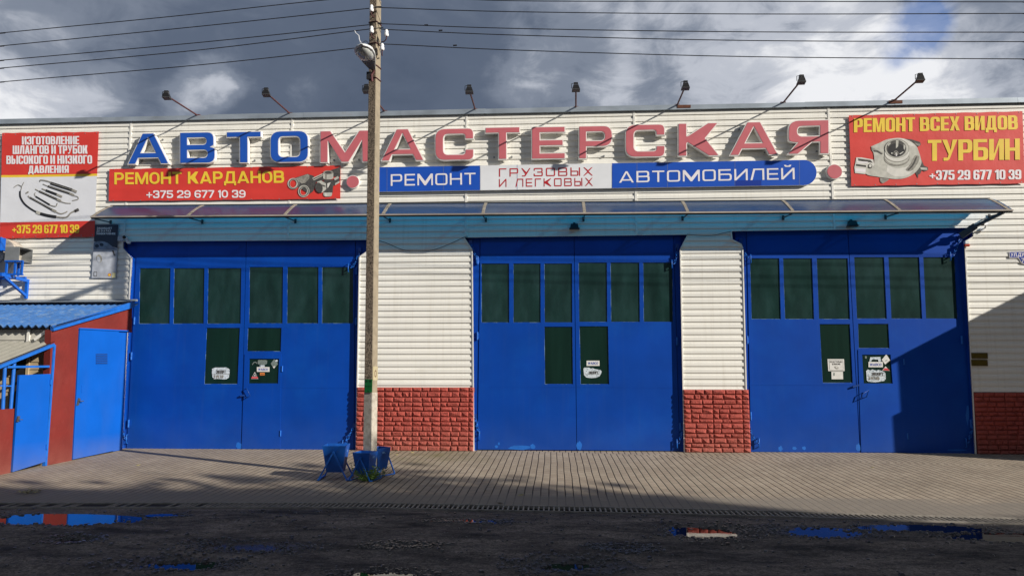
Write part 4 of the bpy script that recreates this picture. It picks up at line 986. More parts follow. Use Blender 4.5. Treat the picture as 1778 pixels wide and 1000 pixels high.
for args in [
    ('А', 221, 294, 231.8, 286.2, LETTER_BLUE, 'blue letter А with white rim, first of the big roofline sign'),
    ('В', 312, 374, 230, 284.6, LETTER_BLUE, 'blue letter В with white rim on the big roofline sign'),
    ('Т', 393, 454, 229, 284, LETTER_BLUE, 'blue letter Т with white rim on the big roofline sign'),
    ('О', 469, 536, 227.8, 283.3, LETTER_BLUE, 'blue letter О with white rim on the big roofline sign'),
    ('М', 555.5, 643, 227.4, 283.2, LETTER_RED, 'faded red letter М partly behind the concrete pole'),
    ('А', 661, 737, 224.5, 280.5, LETTER_RED, 'faded red letter А just right of the concrete pole'),
    ('С', 755, 823, 223.6, 279.5, LETTER_RED, 'faded red letter С between the letters А and Т'),
    ('Т', 842, 903.5, 221.3, 278, LETTER_RED, 'faded red letter Т between the letters С and Е'),
    ('Е', 922.6, 982, 220.5, 277.2, LETTER_RED, 'faded red letter Е on the big roofline sign'),
    ('Р', 1004.7, 1064, 219, 276.5, LETTER_RED, 'faded red letter Р on the big roofline sign'),
    ('С', 1085.5, 1155, 216.6, 274, LETTER_RED, 'faded red letter С between the letters Р and К'),
    ('К', 1177, 1250, 214.2, 272.2, LETTER_RED, 'faded red letter К on the big roofline sign'),
    ('А', 1266, 1352, 212.4, 270.8, LETTER_RED, 'faded red letter А between the letters К and Я'),
    ('Я', 1366, 1440, 209.2, 268.8, LETTER_RED, 'faded red letter Я, last of the big roofline sign')]:
    channel_letter(*args)

for px, py, r, lab in ((612.5, 316, 12.2, 'faded red round disc beside the banner with the universal joint'), (1449, 298.3, 13.4, 'faded red round disc right of the long blue and white light box')):
    c = at(px, py, -.07); rad = r / 90; t = thing('sign_disc', lab, 'sign disc', tuple(c), 'round discs of the sign')
    b = MB(); b.cyl((c.x, -.07, c.z), (c.x, -.01, c.z), rad, LETTER_WHITE, 36); b.build('disc_body', t)
    b = MB(); b.cyl((c.x, -.076, c.z), (c.x, -.07, c.z), rad - .012, LETTER_RED, 36); b.build('disc_face', t)

# long light box: blue, white and blue panels
def light_box():
    Y = -.085
    t = thing('light_box_sign', 'long blue and white light box sign with a rounded right end', 'sign', tuple(at(1040, 310, Y)))
    def seg(name, pts, m):
        L = [(p.x, p.z) for p in (at(x, y, Y) for x, y in pts)]; b = MB()
        b.slab([L], lambda x, z: (x, Y, z), lambda x, z: (x, -.02, z), m, LETTER_WHITE); return b.build(name, t)
    yt = lambda x: 290.8 + (278.0 - 290.8) * (x - 660) / (1395 - 660)
    yb = lambda x: 333.2 + (321.6 - 333.2) * (x - 660) / (1395 - 660)
    S1 = seg('blue_panel', [(655, yb(655)), (833.3, yb(833)), (833.3, yt(833)), (655, yt(655))], SIGN_BLUE)
    S2 = seg('white_panel', [(834, yb(834)), (1062, yb(1062)), (1062, yt(1062)), (834, yt(834))], SIGN_WHITE)
    arc = [(1396 + 22 * math.cos(a), 299.8 - 21.8 * math.sin(a) + .1) for a in [(-.5 + k / 16) * math.pi for k in range(17)]]
    S3 = seg('blue_panel', [(1062.8, yb(1062.8))] + arc + [(1062.8, yt(1062.8))], SIGN_BLUE)
    w = MB(); text(w, 'РЕМОНТ', box_px(678.5, 826, 303, 323, Y - .003, 2.6), TECHNO, INK_WHITE); w.build('lettering', S1)
    w = MB(); text(w, 'ГРУЗОВЫХ', box_px(866.5, 1029.5, 292.8, 307.2, Y - .003, 2), TECHNO_THIN, SIGN_RED); w.build('lettering', S2)
    w = MB(); text(w, 'И ЛЕГКОВЫХ', box_px(866.5, 1029.5, 311, 325, Y - .003, 2), TECHNO_THIN, SIGN_RED); w.build('lettering', S2)
    w = MB(); text(w, 'АВТОМОБИЛЕЙ', box_px(1075, 1380, 298, 317.5, Y - .003, 6), TECHNO, INK_WHITE); w.build('lettering', S3)
    j = MB()
    for x in (672, 770, 898, 1106, 1159, 1276, 1388): j.flat([[(p.x, p.z) for p in (at(x - .35, yb(x), Y), at(x + .35, yb(x), Y), at(x + .35, yt(x), Y), at(x - .35, yt(x), Y))]], lambda a, b: (a, Y - .0015, b), SEAM)
    j.build('sheet_seam', t)
    e = MB(); e.flat([[(p.x, p.z) for p in (at(x, y, Y) for x, y in ((1277, 323.2), (1322, 322.6), (1322, 313.0), (1277, 313.6)))]], lambda a, b: (a, Y - .002, b), SIGN_BLUE2); e.build('replaced_film', t)
SEAM = mat('film_seam', (.12, .16, .34), .5, .2, 10)
SIGN_BLUE2 = mat('newer_blue_film', (.006, .035, .28), .4, .06, 3)
light_box()

# ------------------------------------------------------------------ banners
def banner(label, corners, zones, Y=-.045, name='banner'):
    """corners px: bl, br, tr, tl; cloth slightly rumpled; zones = [(v0, v1, material)] from the top"""
    bl, br, tr, tl = [at(x, y, Y) for x, y in corners]; t = thing(name, label, 'banner', tuple((bl + br) / 2))
    n, m = 46, 24; rnd = random.Random(int(corners[0][0]) + 5); f1, f2 = rnd.uniform(0, 6), rnd.uniform(0, 6)
    def P(u, v, off=0):                        # v from the top
        p = (tl * (1 - u) + tr * u) * (1 - v) + (bl * (1 - u) + br * u) * v
        e = min(u, 1 - u, v, 1 - v); k = min(1, e * 9)
        wv = .0016 * math.sin(u * 17 + v * 6 + f1) + .0014 * math.sin(u * 7 - v * 19 + f2) + .0012 * math.sin((u + v) * 31) * (1 - k)
        return Vector((p.x, p.y - .006 - wv * .8 - off, p.z + .004 * math.sin(u * 40) * (1 - k)))
    cl = MB()
    for v0, v1, mt in zones:
        k = max(2, int(m * (v1 - v0) + .5)); vs = [P(i / n, v0 + (v1 - v0) * j / k) for j in range(k + 1) for i in range(n + 1)]
        cl.add(vs, [(j * (n + 1) + i, j * (n + 1) + i + 1, (j + 1) * (n + 1) + i + 1, (j + 1) * (n + 1) + i) for j in range(k) for i in range(n)], mt, True)
    cl.build('cloth', t)
    ey = MB()
    for i in range(9):
        for v in (.015, .985):
            p = P(.02 + .96 * i / 8, v); ey.cyl(p + Vector((0, -.004, 0)), p + Vector((0, .02, 0)), .010, GREY, 8)
    ey.build('eyelets', t)
    return t
PRINT = -.0565
t = banner('tall red and white banner with hydraulic hoses on the left end of the wall', [(0, 414.5), (164.3, 411.3), (172, 229.3), (4, 231.5)], [(0, .405, B_RED), (.405, .427, INK_YELLOW), (.427, .85, B_WHITE), (.85, 1, B_RED)])
for s, b in (('ИЗГОТОВЛЕНИЕ', (38, 137.5, 237.3, 251.5)), ('ШЛАНГОВ И ТРУБОК', (22, 152, 253.2, 267.8)), ('ВЫСОКОГО И НИЗКОГО', (11, 160, 270.6, 285.2)), ('ДАВЛЕНИЯ', (49, 119.5, 288, 301))):
    w = MB(); text(w, s, box_px(*b, PRINT, .6), IMPACT, INK_WHITE); w.build('lettering', t)
w = MB(); text(w, '+375 29 677 10 39', box_px(21, 137.5, 391, 405.5, PRINT, .8), IMPACT, INK_YELLOW)
w.build('lettering', t)
w = MB()
def hose(path, wd, c=INK_BLACK, off=0): pxpoly(w, strip(bez(path), wd), PRINT, c, off)
def fit(path, wd, c=INK_MID): pxpoly(w, strip(bez(path, 6), wd), PRINT, c, .002)
h = lambda x, y: (x * .12, 300 + y * .12)                 # crop coordinates of the hose picture
hose([h(290, 265), h(295, 350), h(350, 445), h(440, 520), h(535, 575)], 3.0); hose([h(575, 590), h(690, 620), h(815, 640)], 5.0)
fit([h(525, 568), h(580, 592)], 5.2, INK_GREY); fit([h(300, 260), h(312, 205), h(260, 178), h(200, 215)], 1.2); fit([h(312, 205), h(350, 135)], 1.0); fit([h(815, 638), h(900, 650), h(970, 640), h(1030, 580), h(1100, 550)], 2.6); fit([h(1080, 560), h(1140, 530)], 5, INK_DARK)
for (a, b, wd) in ((h(730, 150), h(1040, 250), 5.0), (h(690, 195), h(1005, 300), 3.6), (h(660, 255), h(820, 315), 4), (h(565, 270), h(825, 385), 3.6), (h(515, 345), h(720, 465), 3.0), (h(430, 360), h(750, 535), 3.4)): hose([a, b], wd)
for p, wd in (([h(580, 130), h(590, 108), h(680, 122), h(735, 140)], 2), ([h(1040, 250), h(1110, 280)], 4.4), ([h(620, 165), h(690, 195)], 1.4), ([h(1005, 300), h(1075, 330)], 3.6), ([h(1075, 335), h(1125, 350), h(1130, 385), h(1045, 405)], 1.4),
              ([h(605, 232), h(660, 255)], 2), ([h(820, 315), h(900, 350)], 3.4), ([h(510, 238), h(565, 270)], 1.6), ([h(825, 385), h(885, 415)], 4.2), ([h(885, 420), h(950, 440), h(1025, 445)], 1.6), ([h(515, 345), h(500, 310), h(515, 290)], 1.3),
              ([h(720, 465), h(755, 480), h(810, 485), h(830, 440)], 1.6), ([h(405, 335), h(430, 360)], 2), ([h(375, 300), h(415, 275)], 2.4), ([h(750, 535), h(815, 565)], 4.2), ([h(815, 570), h(880, 595), h(940, 580), h(975, 560)], 2)): fit(p, wd)
for (a, b) in ((h(735, 150), h(1040, 248)), (h(695, 195), h(1005, 298)), (h(570, 268), h(822, 382)), (h(435, 360), h(748, 530))): pxpoly(w, strip([a, b], .7), PRINT, INK_MID, .003)
w.build('hose_picture', t)

t = banner('wide red banner with yellow lettering and a universal joint, left of the pole', [(189, 349.5), (591, 345.6), (591.5, 288), (190, 294)], [(0, 1, B_RED)])
w = MB(); text(w, 'РЕМОНТ КАРДАНОВ', box_px(198.5, 493.5, 299.8, 320.5, PRINT, 2.8), FUTURA, INK_YELLOW); w.build('lettering', t)
w = MB(); text(w, '+375 29 677 10 39', box_px(254, 426.5, 331, 344.3, PRINT, .8), FUTURA, INK_WHITE); w.build('lettering', t)
w = MB(); j = lambda x, y: (490 + x * .0844, 285 + y * .0844)
def pj(pts, m, off): pxpoly(w, [j(*p) for p in pts], PRINT, m, off)
def ej(cx, cy, rx, ry, m, off, a=0): pxpoly(w, [j(*p) for p in ell(cx, cy, rx, ry, a)], PRINT, m, off)
def hole(cx, cy, rx, ry, rx2, ry2, m, off, a=0): w.flat([[j(*p) for p in ell(cx, cy, rx, ry, a)], [j(*p) for p in ell(cx, cy, rx2, ry2, a)]], lambda x, y: at(x, y, PRINT) - Vector((0, off, 0)), m)
pj([(880, 170), (1195, 60), (1195, 260), (1060, 260)], INK_DARK, .001)
pj([(250, 290), (520, 205), (650, 245), (660, 290), (850, 200), (860, 330), (700, 370), (640, 560), (560, 620), (330, 470)], INK_DARK, .002)
pj([(260, 300), (520, 210), (560, 230), (560, 300), (470, 390), (400, 400), (340, 360), (360, 420), (310, 420)], INK_MID, .003)
pj([(620, 290), (840, 190), (850, 240), (650, 340)], INK_GREY, .003); pj([(640, 300), (840, 215), (842, 228), (645, 322)], INK_DARK, .004)
hole(230, 405, 118, 115, 66, 80, INK_GREY, .005, 15); hole(445, 560, 118, 125, 66, 84, INK_GREY, .006, 15); hole(240, 410, 104, 104, 84, 92, INK_DARK, .0065, 15); hole(450, 562, 100, 108, 82, 94, INK_DARK, .007, 15)
pj([(850, 320), (1060, 330), (1180, 240), (1185, 350), (1050, 460), (1040, 600), (860, 590), (900, 480)], INK_DARK, .007)
pj([(1060, 300), (1150, 250), (1175, 290), (1090, 340)], INK_GREY, .008); pj([(1090, 400), (1180, 350), (1185, 385), (1090, 440)], INK_GREY, .008)
pj([(845, 180), (1055, 180), (1055, 300), (1000, 320), (900, 320), (845, 300)], INK_GREY, .009); pj([(880, 190), (920, 195), (920, 318), (885, 312)], INK_MID, .010); ej(950, 178, 104, 42, INK_MID, .011); ej(950, 180, 70, 26, INK_DARK, .012)
pj([(850, 590), (1030, 590), (1025, 650), (990, 672), (890, 672), (855, 650)], INK_GREY, .009); pj([(880, 595), (915, 600), (915, 670), (890, 668)], INK_PALE, .010)
pj([(720, 370), (800, 340), (900, 400), (910, 520), (830, 590), (740, 580)], INK_GREY, .009); ej(760, 490, 75, 110, INK_DARK, .011, -15); pj([(800, 420), (890, 450), (895, 475), (815, 450)], INK_DARK, .012)
pj([(930, 400), (1000, 380), (960, 470), (930, 500)], INK_PALE, .010)
w.build('joint_picture', t)

t = banner('large red banner with yellow lettering and a silver turbocharger on the right', [(1478, 323.6), (1779.5, 318.8), (1775, 193.8), (1473.6, 201)], [(0, 1, B_RED)])
w = MB(); text(w, 'РЕМОНТ ВСЕХ ВИДОВ', box_px(1482.6, 1767.5, 206, 230.3, PRINT, 5.2), IMPACT, INK_YELLOW); w.build('lettering', t)
w = MB(); text(w, 'ТУРБИН', box_px(1611, 1771, 243.4, 279.8, PRINT, 2.2), dict(IMPACT, w=.62, s=.2), INK_YELLOW); w.build('lettering', t)
w = MB(); text(w, '+375 29 677 10 39', box_px(1614, 1773.5, 296, 312.8, PRINT, 1.2), IMPACT, INK_WHITE); w.build('lettering', t)
w = MB(); j = lambda x, y: (1480 + x * .095, 230 + y * .095)
def pj2(pts, m, off): pxpoly(w, rp([(*j(*p), 0) for p in pts]), PRINT, m, off)
pj2([(880, 110), (1080, 130), (1240, 180), (1250, 230), (1200, 265), (1120, 190)], INK_DARK, .001); pj2([(1130, 190), (1240, 215), (1225, 250), (1180, 240)], INK_MID, .002)
pj2([(1180, 560), (1260, 500), (1310, 610), (1380, 640), (1385, 690), (1320, 715), (1270, 690), (1240, 760), (1205, 770), (1200, 850), (1180, 800), (1150, 740)], INK_DARK, .001); pj2([(1240, 640), (1360, 650), (1370, 690), (1250, 680)], INK_GREY, .002)
body = bez([(340, 260), (480, 200), (640, 130), (860, 105), (1030, 150), (1160, 240), (1215, 360), (1250, 480), (1260, 570), (1200, 680), (1090, 780), (950, 840), (800, 855), (640, 840), (480, 815), (260, 770), (245, 640), (300, 660), (380, 600), (400, 520), (385, 380), (345, 320)], 6)
pj2(body[:-1], INK_GREY, .003)
pj2(bez([(500, 830), (640, 845), (660, 870), (560, 930), (510, 900)], 5), INK_MID, .002)
pj2([(70, 460), (160, 460), (380, 500), (400, 600), (330, 660), (250, 640), (240, 765), (45, 745), (35, 640), (55, 560)], INK_PALE, .004)
pj2([(100, 480), (330, 510), (370, 560), (110, 520)], INK_DARK, .005); pj2([(65, 580), (250, 605), (250, 640), (62, 615)], INK_DARK, .005); pj2([(80, 530), (280, 540), (280, 570), (80, 560)], INK_WHITE, .006); pj2([(50, 660), (240, 670), (235, 730), (48, 720)], INK_WHITE, .005)
pxpoly(w, [j(*p) for p in ell(320, 620, 42, 44)], PRINT, INK_DARK, .006); pxpoly(w, [j(*p) for p in ell(325, 615, 24, 26)], PRINT, INK_PALE, .007)
pj2(bez([(345, 270), (420, 310), (540, 370), (545, 400), (470, 350), (400, 345), (350, 320)], 5), INK_MID, .005); pj2([(385, 330), (460, 335), (545, 395), (535, 408), (450, 360), (395, 355)], INK_DARK, .006)
pj2(bez([(600, 120 + 60), (760, 115), (900, 112), (1050, 170), (1140, 250), (1030, 240), (860, 150), (700, 150)], 5), INK_PALE, .004)
pj2(bez([(640, 600), (800, 660), (960, 640), (1050, 600), (1100, 700), (960, 800), (760, 800), (620, 720)], 6), INK_PALE, .004)
pj2(bez([(1060, 580), (1140, 430), (1220, 450), (1195, 560), (1100, 690), (1010, 715), (970, 680)], 6), INK_MID, .005); pj2(bez([(1000, 690), (1090, 590), (1160, 450), (1175, 470), (1120, 600), (1030, 700)], 6), INK_DARK, .006)
for cx, cy, rx, ry, m, o in ((810, 470, 235, 150, INK_MID, .006), (812, 440, 225, 150, INK_GREY, .007), (812, 400, 225, 150, INK_MID, .008), (812, 385, 222, 150, INK_PALE, .009), (810, 300, 225, 175, INK_MID, .010), (808, 305, 215, 165, INK_GREY, .011), (800, 300, 180, 155, INK_DARK, .012), (800, 325, 150, 120, INK_BLACK, .013)):
    pxpoly(w, [j(*p) for p in ell(cx, cy, rx, ry, 0, 32)], PRINT, m, o)
pj2([(790, 150), (840, 155), (830, 260), (790, 300)], INK_GREY, .014); pj2([(640, 230), (680, 190), (700, 205), (650, 260)], INK_GREY, .014); pj2([(930, 215), (965, 260), (950, 330), (930, 300)], INK_GREY, .014)
for cx, cy, r, m in ((790, 385, 45, INK_MID), (790, 385, 30, INK_DARK), (793, 392, 17, INK_PALE), (797, 425, 14, INK_WHITE), (715, 388, 13, INK_PALE)): pxpoly(w, [j(*p) for p in ell(cx, cy, r, r)], PRINT, m, .015 + (45 - r) * .0001)
pj2([(850, 400), (920, 355), (930, 362), (870, 408)], INK_PALE, .016)
w.build('turbocharger_picture', t)

INK_PALEGOLD = mat('pale_gold_ink', (.72, .66, .34), .5, .1, 10)
# poster on the corner beside the first gate
t = thing('poster', 'navy and grey advertising poster left of the leftmost gate under the canopy end', 'poster', tuple(at(182, 436, -.04)))
PY = -.045
w = MB(); w.slab([[(p.x, p.z) for p in (at(x, y, PY) for x, y in ((159.2, 482.6), (201, 483), (205.7, 389.3), (164.6, 389.6)))]], lambda x, z: (x, PY, z), lambda x, z: (x, -.02, z), POSTER_GREY); w.build('poster_sheet', t)
w = MB(); pxpoly(w, [(163.2, 419), (204.3, 419 + 12), (205.4, 390), (165, 390.2)], PY, POSTER_NAVY, .002)
pxpoly(w, bez([(162.6, 433), (163.5, 422), (170, 419), (180, 419.3), (188, 422.5), (195, 428), (203.6, 432.6)], 5) + [(203, 434), (192, 434)], PY, POSTER_MID, .003)
pxpoly(w, ell(168.5, 427, 3.5, 3.2), PY, POSTER_NAVY, .004); pxpoly(w, ell(176.5, 425, 3.6, 2.8, 10), PY, POSTER_NAVY, .004)
pxpoly(w, ell(172.3, 449, 5, 7, -12), PY, INK_MID, .003); pxpoly(w, ell(171.5, 450.5, 3.2, 5.2, -12), PY, POSTER_GREY, .004); pxpoly(w, [(194.4, 435), (197.5, 435), (200, 444), (197.8, 443)], PY, INK_DARK, .003)
pxpoly(w, [(163, 471.5), (168.6, 471.5), (168.4, 480), (162.6, 480)], PY, INK_DARK, .003); pxpoly(w, [(163.8, 472.5), (167.8, 472.5), (167.6, 479), (163.5, 479)], PY, POSTER_GREY, .004)
pxpoly(w, ell(190.2, 477.2, 2.9, 2.6), PY, INK_SIGNRED, .003); pxpoly(w, ell(190.2, 477.4, 2.1, 1.9), PY, INK_YELLOW, .004); pxpoly(w, [(194.5, 482), (200.4, 482.4), (201, 473.5), (195.2, 473.5)], PY, INK_PALEGOLD, .003)
w.build('picture', t)
for s, b in (('ЗАЩИЩАЕТ', (168.2, 194.5, 394.6, 398)), ('ДО 3-х РАЗ', (167.8, 192.5, 399.2, 402.8)), ('ЭФФЕКТИВНЕЕ', (167.3, 200.4, 404.2, 407.4))): w = MB(); text(w, s, box_px(*b, PY - .004, 0), FUTURA, INK_WHITE); w.build('lettering', t)

# ------------------------------------------------------------------ floodlights on arms above the roof edge
def floodlight(loc):
    t = thing('floodlight', 'floodlight', 'floodlight', loc, 'floodlights leaning out over the big sign')
    a = MB(); x, y, z = loc; Q = 1.22
    a.cyl((x, y, z), (x - .03, y - Q, z + .02), .016, RUST_ARM, 8); a.box(x - .05, x + .05, y - .02, y + .10, z - .03, z + .02, RUST_ARM); a.build('arm', t)
    hy, hz = y - Q - .02, z + .03
    h = MB(); hx = x - .03
    # housing: wide glass end facing down and back to the sign, ribs behind
    h.hexa([(hx - 0.0703, hy - 0.0333, hz - 0.0370), (hx + 0.0703, hy - 0.0333, hz - 0.0370), (hx + 0.0703, hy + 0.0666, hz - 0.0629), (hx - 0.0703, hy + 0.0666, hz - 0.0629)],
           [(hx - 0.0444, hy - 0.0407, hz + 0.0333), (hx + 0.0444, hy - 0.0407, hz + 0.0333), (hx + 0.0444, hy + 0.0407, hz + 0.0222), (hx - 0.0444, hy + 0.0407, hz + 0.0222)], BLACK)
    for k in range(4): h.box(hx - 0.0407 + k * .0244, hx - 0.0333 + k * .0244, hy - 0.0370, hy + 0.0296, hz + 0.0296, hz + 0.0555, DARKGREY)
    h.box(hx - 0.0370, hx + 0.0370, hy - 0.0296, hy + 0.0222, hz + 0.0562, hz + 0.0814, BLACK)
    h.build('housing', t)
    g = MB(); g.hexa([(hx - 0.0740, hy - 0.0370, hz - 0.0488), (hx + 0.0740, hy - 0.0370, hz - 0.0488), (hx + 0.0740, hy + 0.0703, hz - 0.0755), (hx - 0.0740, hy + 0.0703, hz - 0.0755)],
                     [(hx - 0.0740, hy - 0.0370, hz - 0.0377), (hx + 0.0740, hy - 0.0370, hz - 0.0377), (hx + 0.0740, hy + 0.0703, hz - 0.0644), (hx - 0.0740, hy + 0.0703, hz - 0.0644)], DARKGREY); g.build('rim', t)
    b = MB(); b.tube([(hx - 0.0799, hy, hz - 0.0222), (hx - 0.0799, hy, hz + 0.0629), (hx - 0.0222, hy, hz + 0.0740)], .006, DARKGREY, 6); b.build('yoke', t)
    return t
FL = [(343, 205), (503, 204.5), (668, 203), (825, 200), (1000, 197.5), (1176, 193), (1360, 189.5), (1553, 184)]
HEADS = [(290, 168), (463, 163), (637, 157), (815, 158), (1000, 154), (1190, 151), (1391, 141), (1597, 138)]
FLAB = ['floodlight above the blue letter В, leftmost of the roof edge row', 'floodlight above the blue letter О', 'floodlight half hidden behind the concrete pole', 'floodlight above the faded red letters С and Т left of the sign middle',
        'floodlight standing upright above the letters Е and Р', 'floodlight above the faded red letter К', 'floodlight above the last letters А and Я', 'floodlight above the turbocharger banner, rightmost of the row']
proto = None
for k, (b, hd) in enumerate(zip(FL, HEADS)):
    B = at(*b, -.02); B.z = 6.735
    if proto is None: proto = floodlight((0, 0, 0)); o = proto
    else: o = copy_tree(proto)
    H = at(*hd, -1.24); d = H - B
    o.location = B; o.rotation_euler = (-math.atan2(d.z - .01, -d.y), 0, math.atan2(d.x + .03, -d.y)); o['label'] = FLAB[k]

# small wall lamps, cameras, siren, plates
def wall_lamp(px, py, label):
    c = at(px, py, -.02); t = thing('wall_lamp', label, 'wall lamp', tuple(c), 'wall lamps under the canopy')
    b = MB(); b.hexa([(c.x - .085, -.15, c.z - .06), (c.x + .085, -.15, c.z - .06), (c.x + .085, -.05, c.z - .06), (c.x - .085, -.05, c.z - .06)], [(c.x - .065, -.13, c.z + .03), (c.x + .065, -.13, c.z + .03), (c.x + .065, -.05, c.z + .03), (c.x - .065, -.05, c.z + .03)], BLACK)
    b.box(c.x - .1, c.x + .1, -.165, -.045, c.z - .075, c.z - .06, BLACK); b.build('housing', t)
    a = MB(); a.box(c.x - .02, c.x + .02, -.06, -.01, c.z - .01, c.z + .07, DARKGREY); a.build('bracket', t)
wall_lamp(997, 393, 'small black lamp under the canopy above the middle gate'); wall_lamp(1477, 388, 'small black lamp under the canopy above the rightmost gate')

def cctv(px, py, Y, d, label, box=False):
    c = at(px, py, Y); t = thing('security_camera', label, 'security camera', tuple(c), 'security cameras on the wall'); d = Vector(d).normalized()
    b = MB(); b.tube([c - d * .09, c + d * .07], .036, WHITE, 14); b.build('housing', t)
    l = MB(); l.tube([c + d * .07, c + d * .075], .033, BLACK, 14); l.build('lens', t)
    m = MB(); m.tube([c - d * .05, c - d * .05 + Vector((.02, .05, -.06)), (c.x - d.x * .05 + .02, -.02, c.z - .07)], .014, WHITE, 8); m.cyl((c.x - d.x * .05 + .02, -.05, c.z - .07), (c.x - d.x * .05 + .02, -.01, c.z - .07), .04, WHITE, 14)
    if box: m.box(c.x - .20, c.x - .09, -.08, -.015, c.z - .055, c.z + .045, GREYBOX)
    m.build('mount', t)
GREYBOX = mat('pale_grey_plastic', (.45, .47, .5), .5, .05, 5)
cctv(217, 412, -.16, (.35, -1, -.15), 'white security camera with grey junction box at the top left corner of the leftmost gate', True)
cctv(1709, 389, -.22, (-1, -.75, -.12), 'white bullet security camera under the right end of the canopy')

REDP = mat('red_plastic', (.5, .05, .02), .35, .1, 6)
c = at(1677.5, 424, -.03); t = thing('alarm_siren', 'small red and white alarm siren at the top right of the rightmost gate', 'alarm siren', tuple(c))
b = MB(); b.box(c.x - .035, c.x + .035, -.08, -.015, c.z + .0, c.z + .055, WHITE); b.build('base', t)
b = MB(); b.cyl((c.x - .042, -.05, c.z - .025), (c.x + .042, -.05, c.z - .025), .026, REDP, 14); b.build('beacon', t)
# blue street-name plate at the right edge of the frame
c = at(1765, 442, -.03); t = thing('address_plate', 'blue enamel street name plate with white lettering at the right edge of the wall', 'address plate', tuple(c))
AY = -.03; b = MB(); X = lambda pts: [(p.x, p.z) for p in (at(x, y, AY) for x, y in pts)]
b.slab([X([(1753, 448), (1752, 437), (1812, 435.5), (1812, 446.5), (1799, 447), (1797, 452), (1789, 458.5), (1782, 460), (1774, 457), (1768, 447.7)])], lambda x, z: (x, AY, z), lambda x, z: (x, AY + .018, z), INK_WHITE); b.build('plate', t)
b = MB(); b.flat([X([(1754, 447), (1753.1, 438), (1811, 436.5), (1811, 445.6), (1798, 446.2), (1796, 451.4), (1788.6, 457.5), (1782, 459), (1775, 456.2), (1769, 446.8)])], lambda x, z: (x, AY - .003, z), PLATE_BLUE); b.build('enamel', t)
b = MB(); text(b, 'УЛ.ДУНА', box_px(1754.8, 1790, 439.3, 445.8, AY - .005, .8), FUTURA, INK_WHITE); text(b, '7', box_px(1773.5, 1778.5, 448.3, 455.5, AY - .005, 0), FUTURA, INK_WHITE); b.build('lettering', t)
for y0, y1, lab in ((612.3, 622.2, 'upper small brass plaque right of the rightmost gate'), (624.4, 635, 'lower small brass plaque right of the rightmost gate')):
    b = MB(); Y = -.035; L = [(p.x, p.z) for p in (at(1687, y1, Y), at(1715.5, y1 + .2, Y), at(1714.8, y0 + .2, Y), at(1686.2, y0, Y))]; b.slab([L], lambda x, z: (x, Y, z), lambda x, z: (x, -.01, z), BRASS)
    k = inset(L, .012); b.flat([k, inset(k, .004)], lambda x, z: (x, Y - .001, z), INK_DARK)
    o = b.build('plaque'); tag(o, lab, 'plaque', 'brass plaques')

# loose cable hanging under the canopy between the gates
b = MB(); P = [at(x, y, -.05) for x, y in bez([(641, 414), (668, 421), (700, 434), (728, 436.5), (752, 434), (780, 424), (806, 412), (812, 411)], 8)]; b.tube(P, .006, BLACK, 5)
b.tube([at(x, y, -.05) for x, y in bez([(1193, 407), (1215, 409), (1238, 409), (1255, 405), (1269, 402)], 8)], .006, BLACK, 5)
tag(b.build('hanging_cable'), 'thin black cable sagging over the cream siding between the gate tops', 'cable')

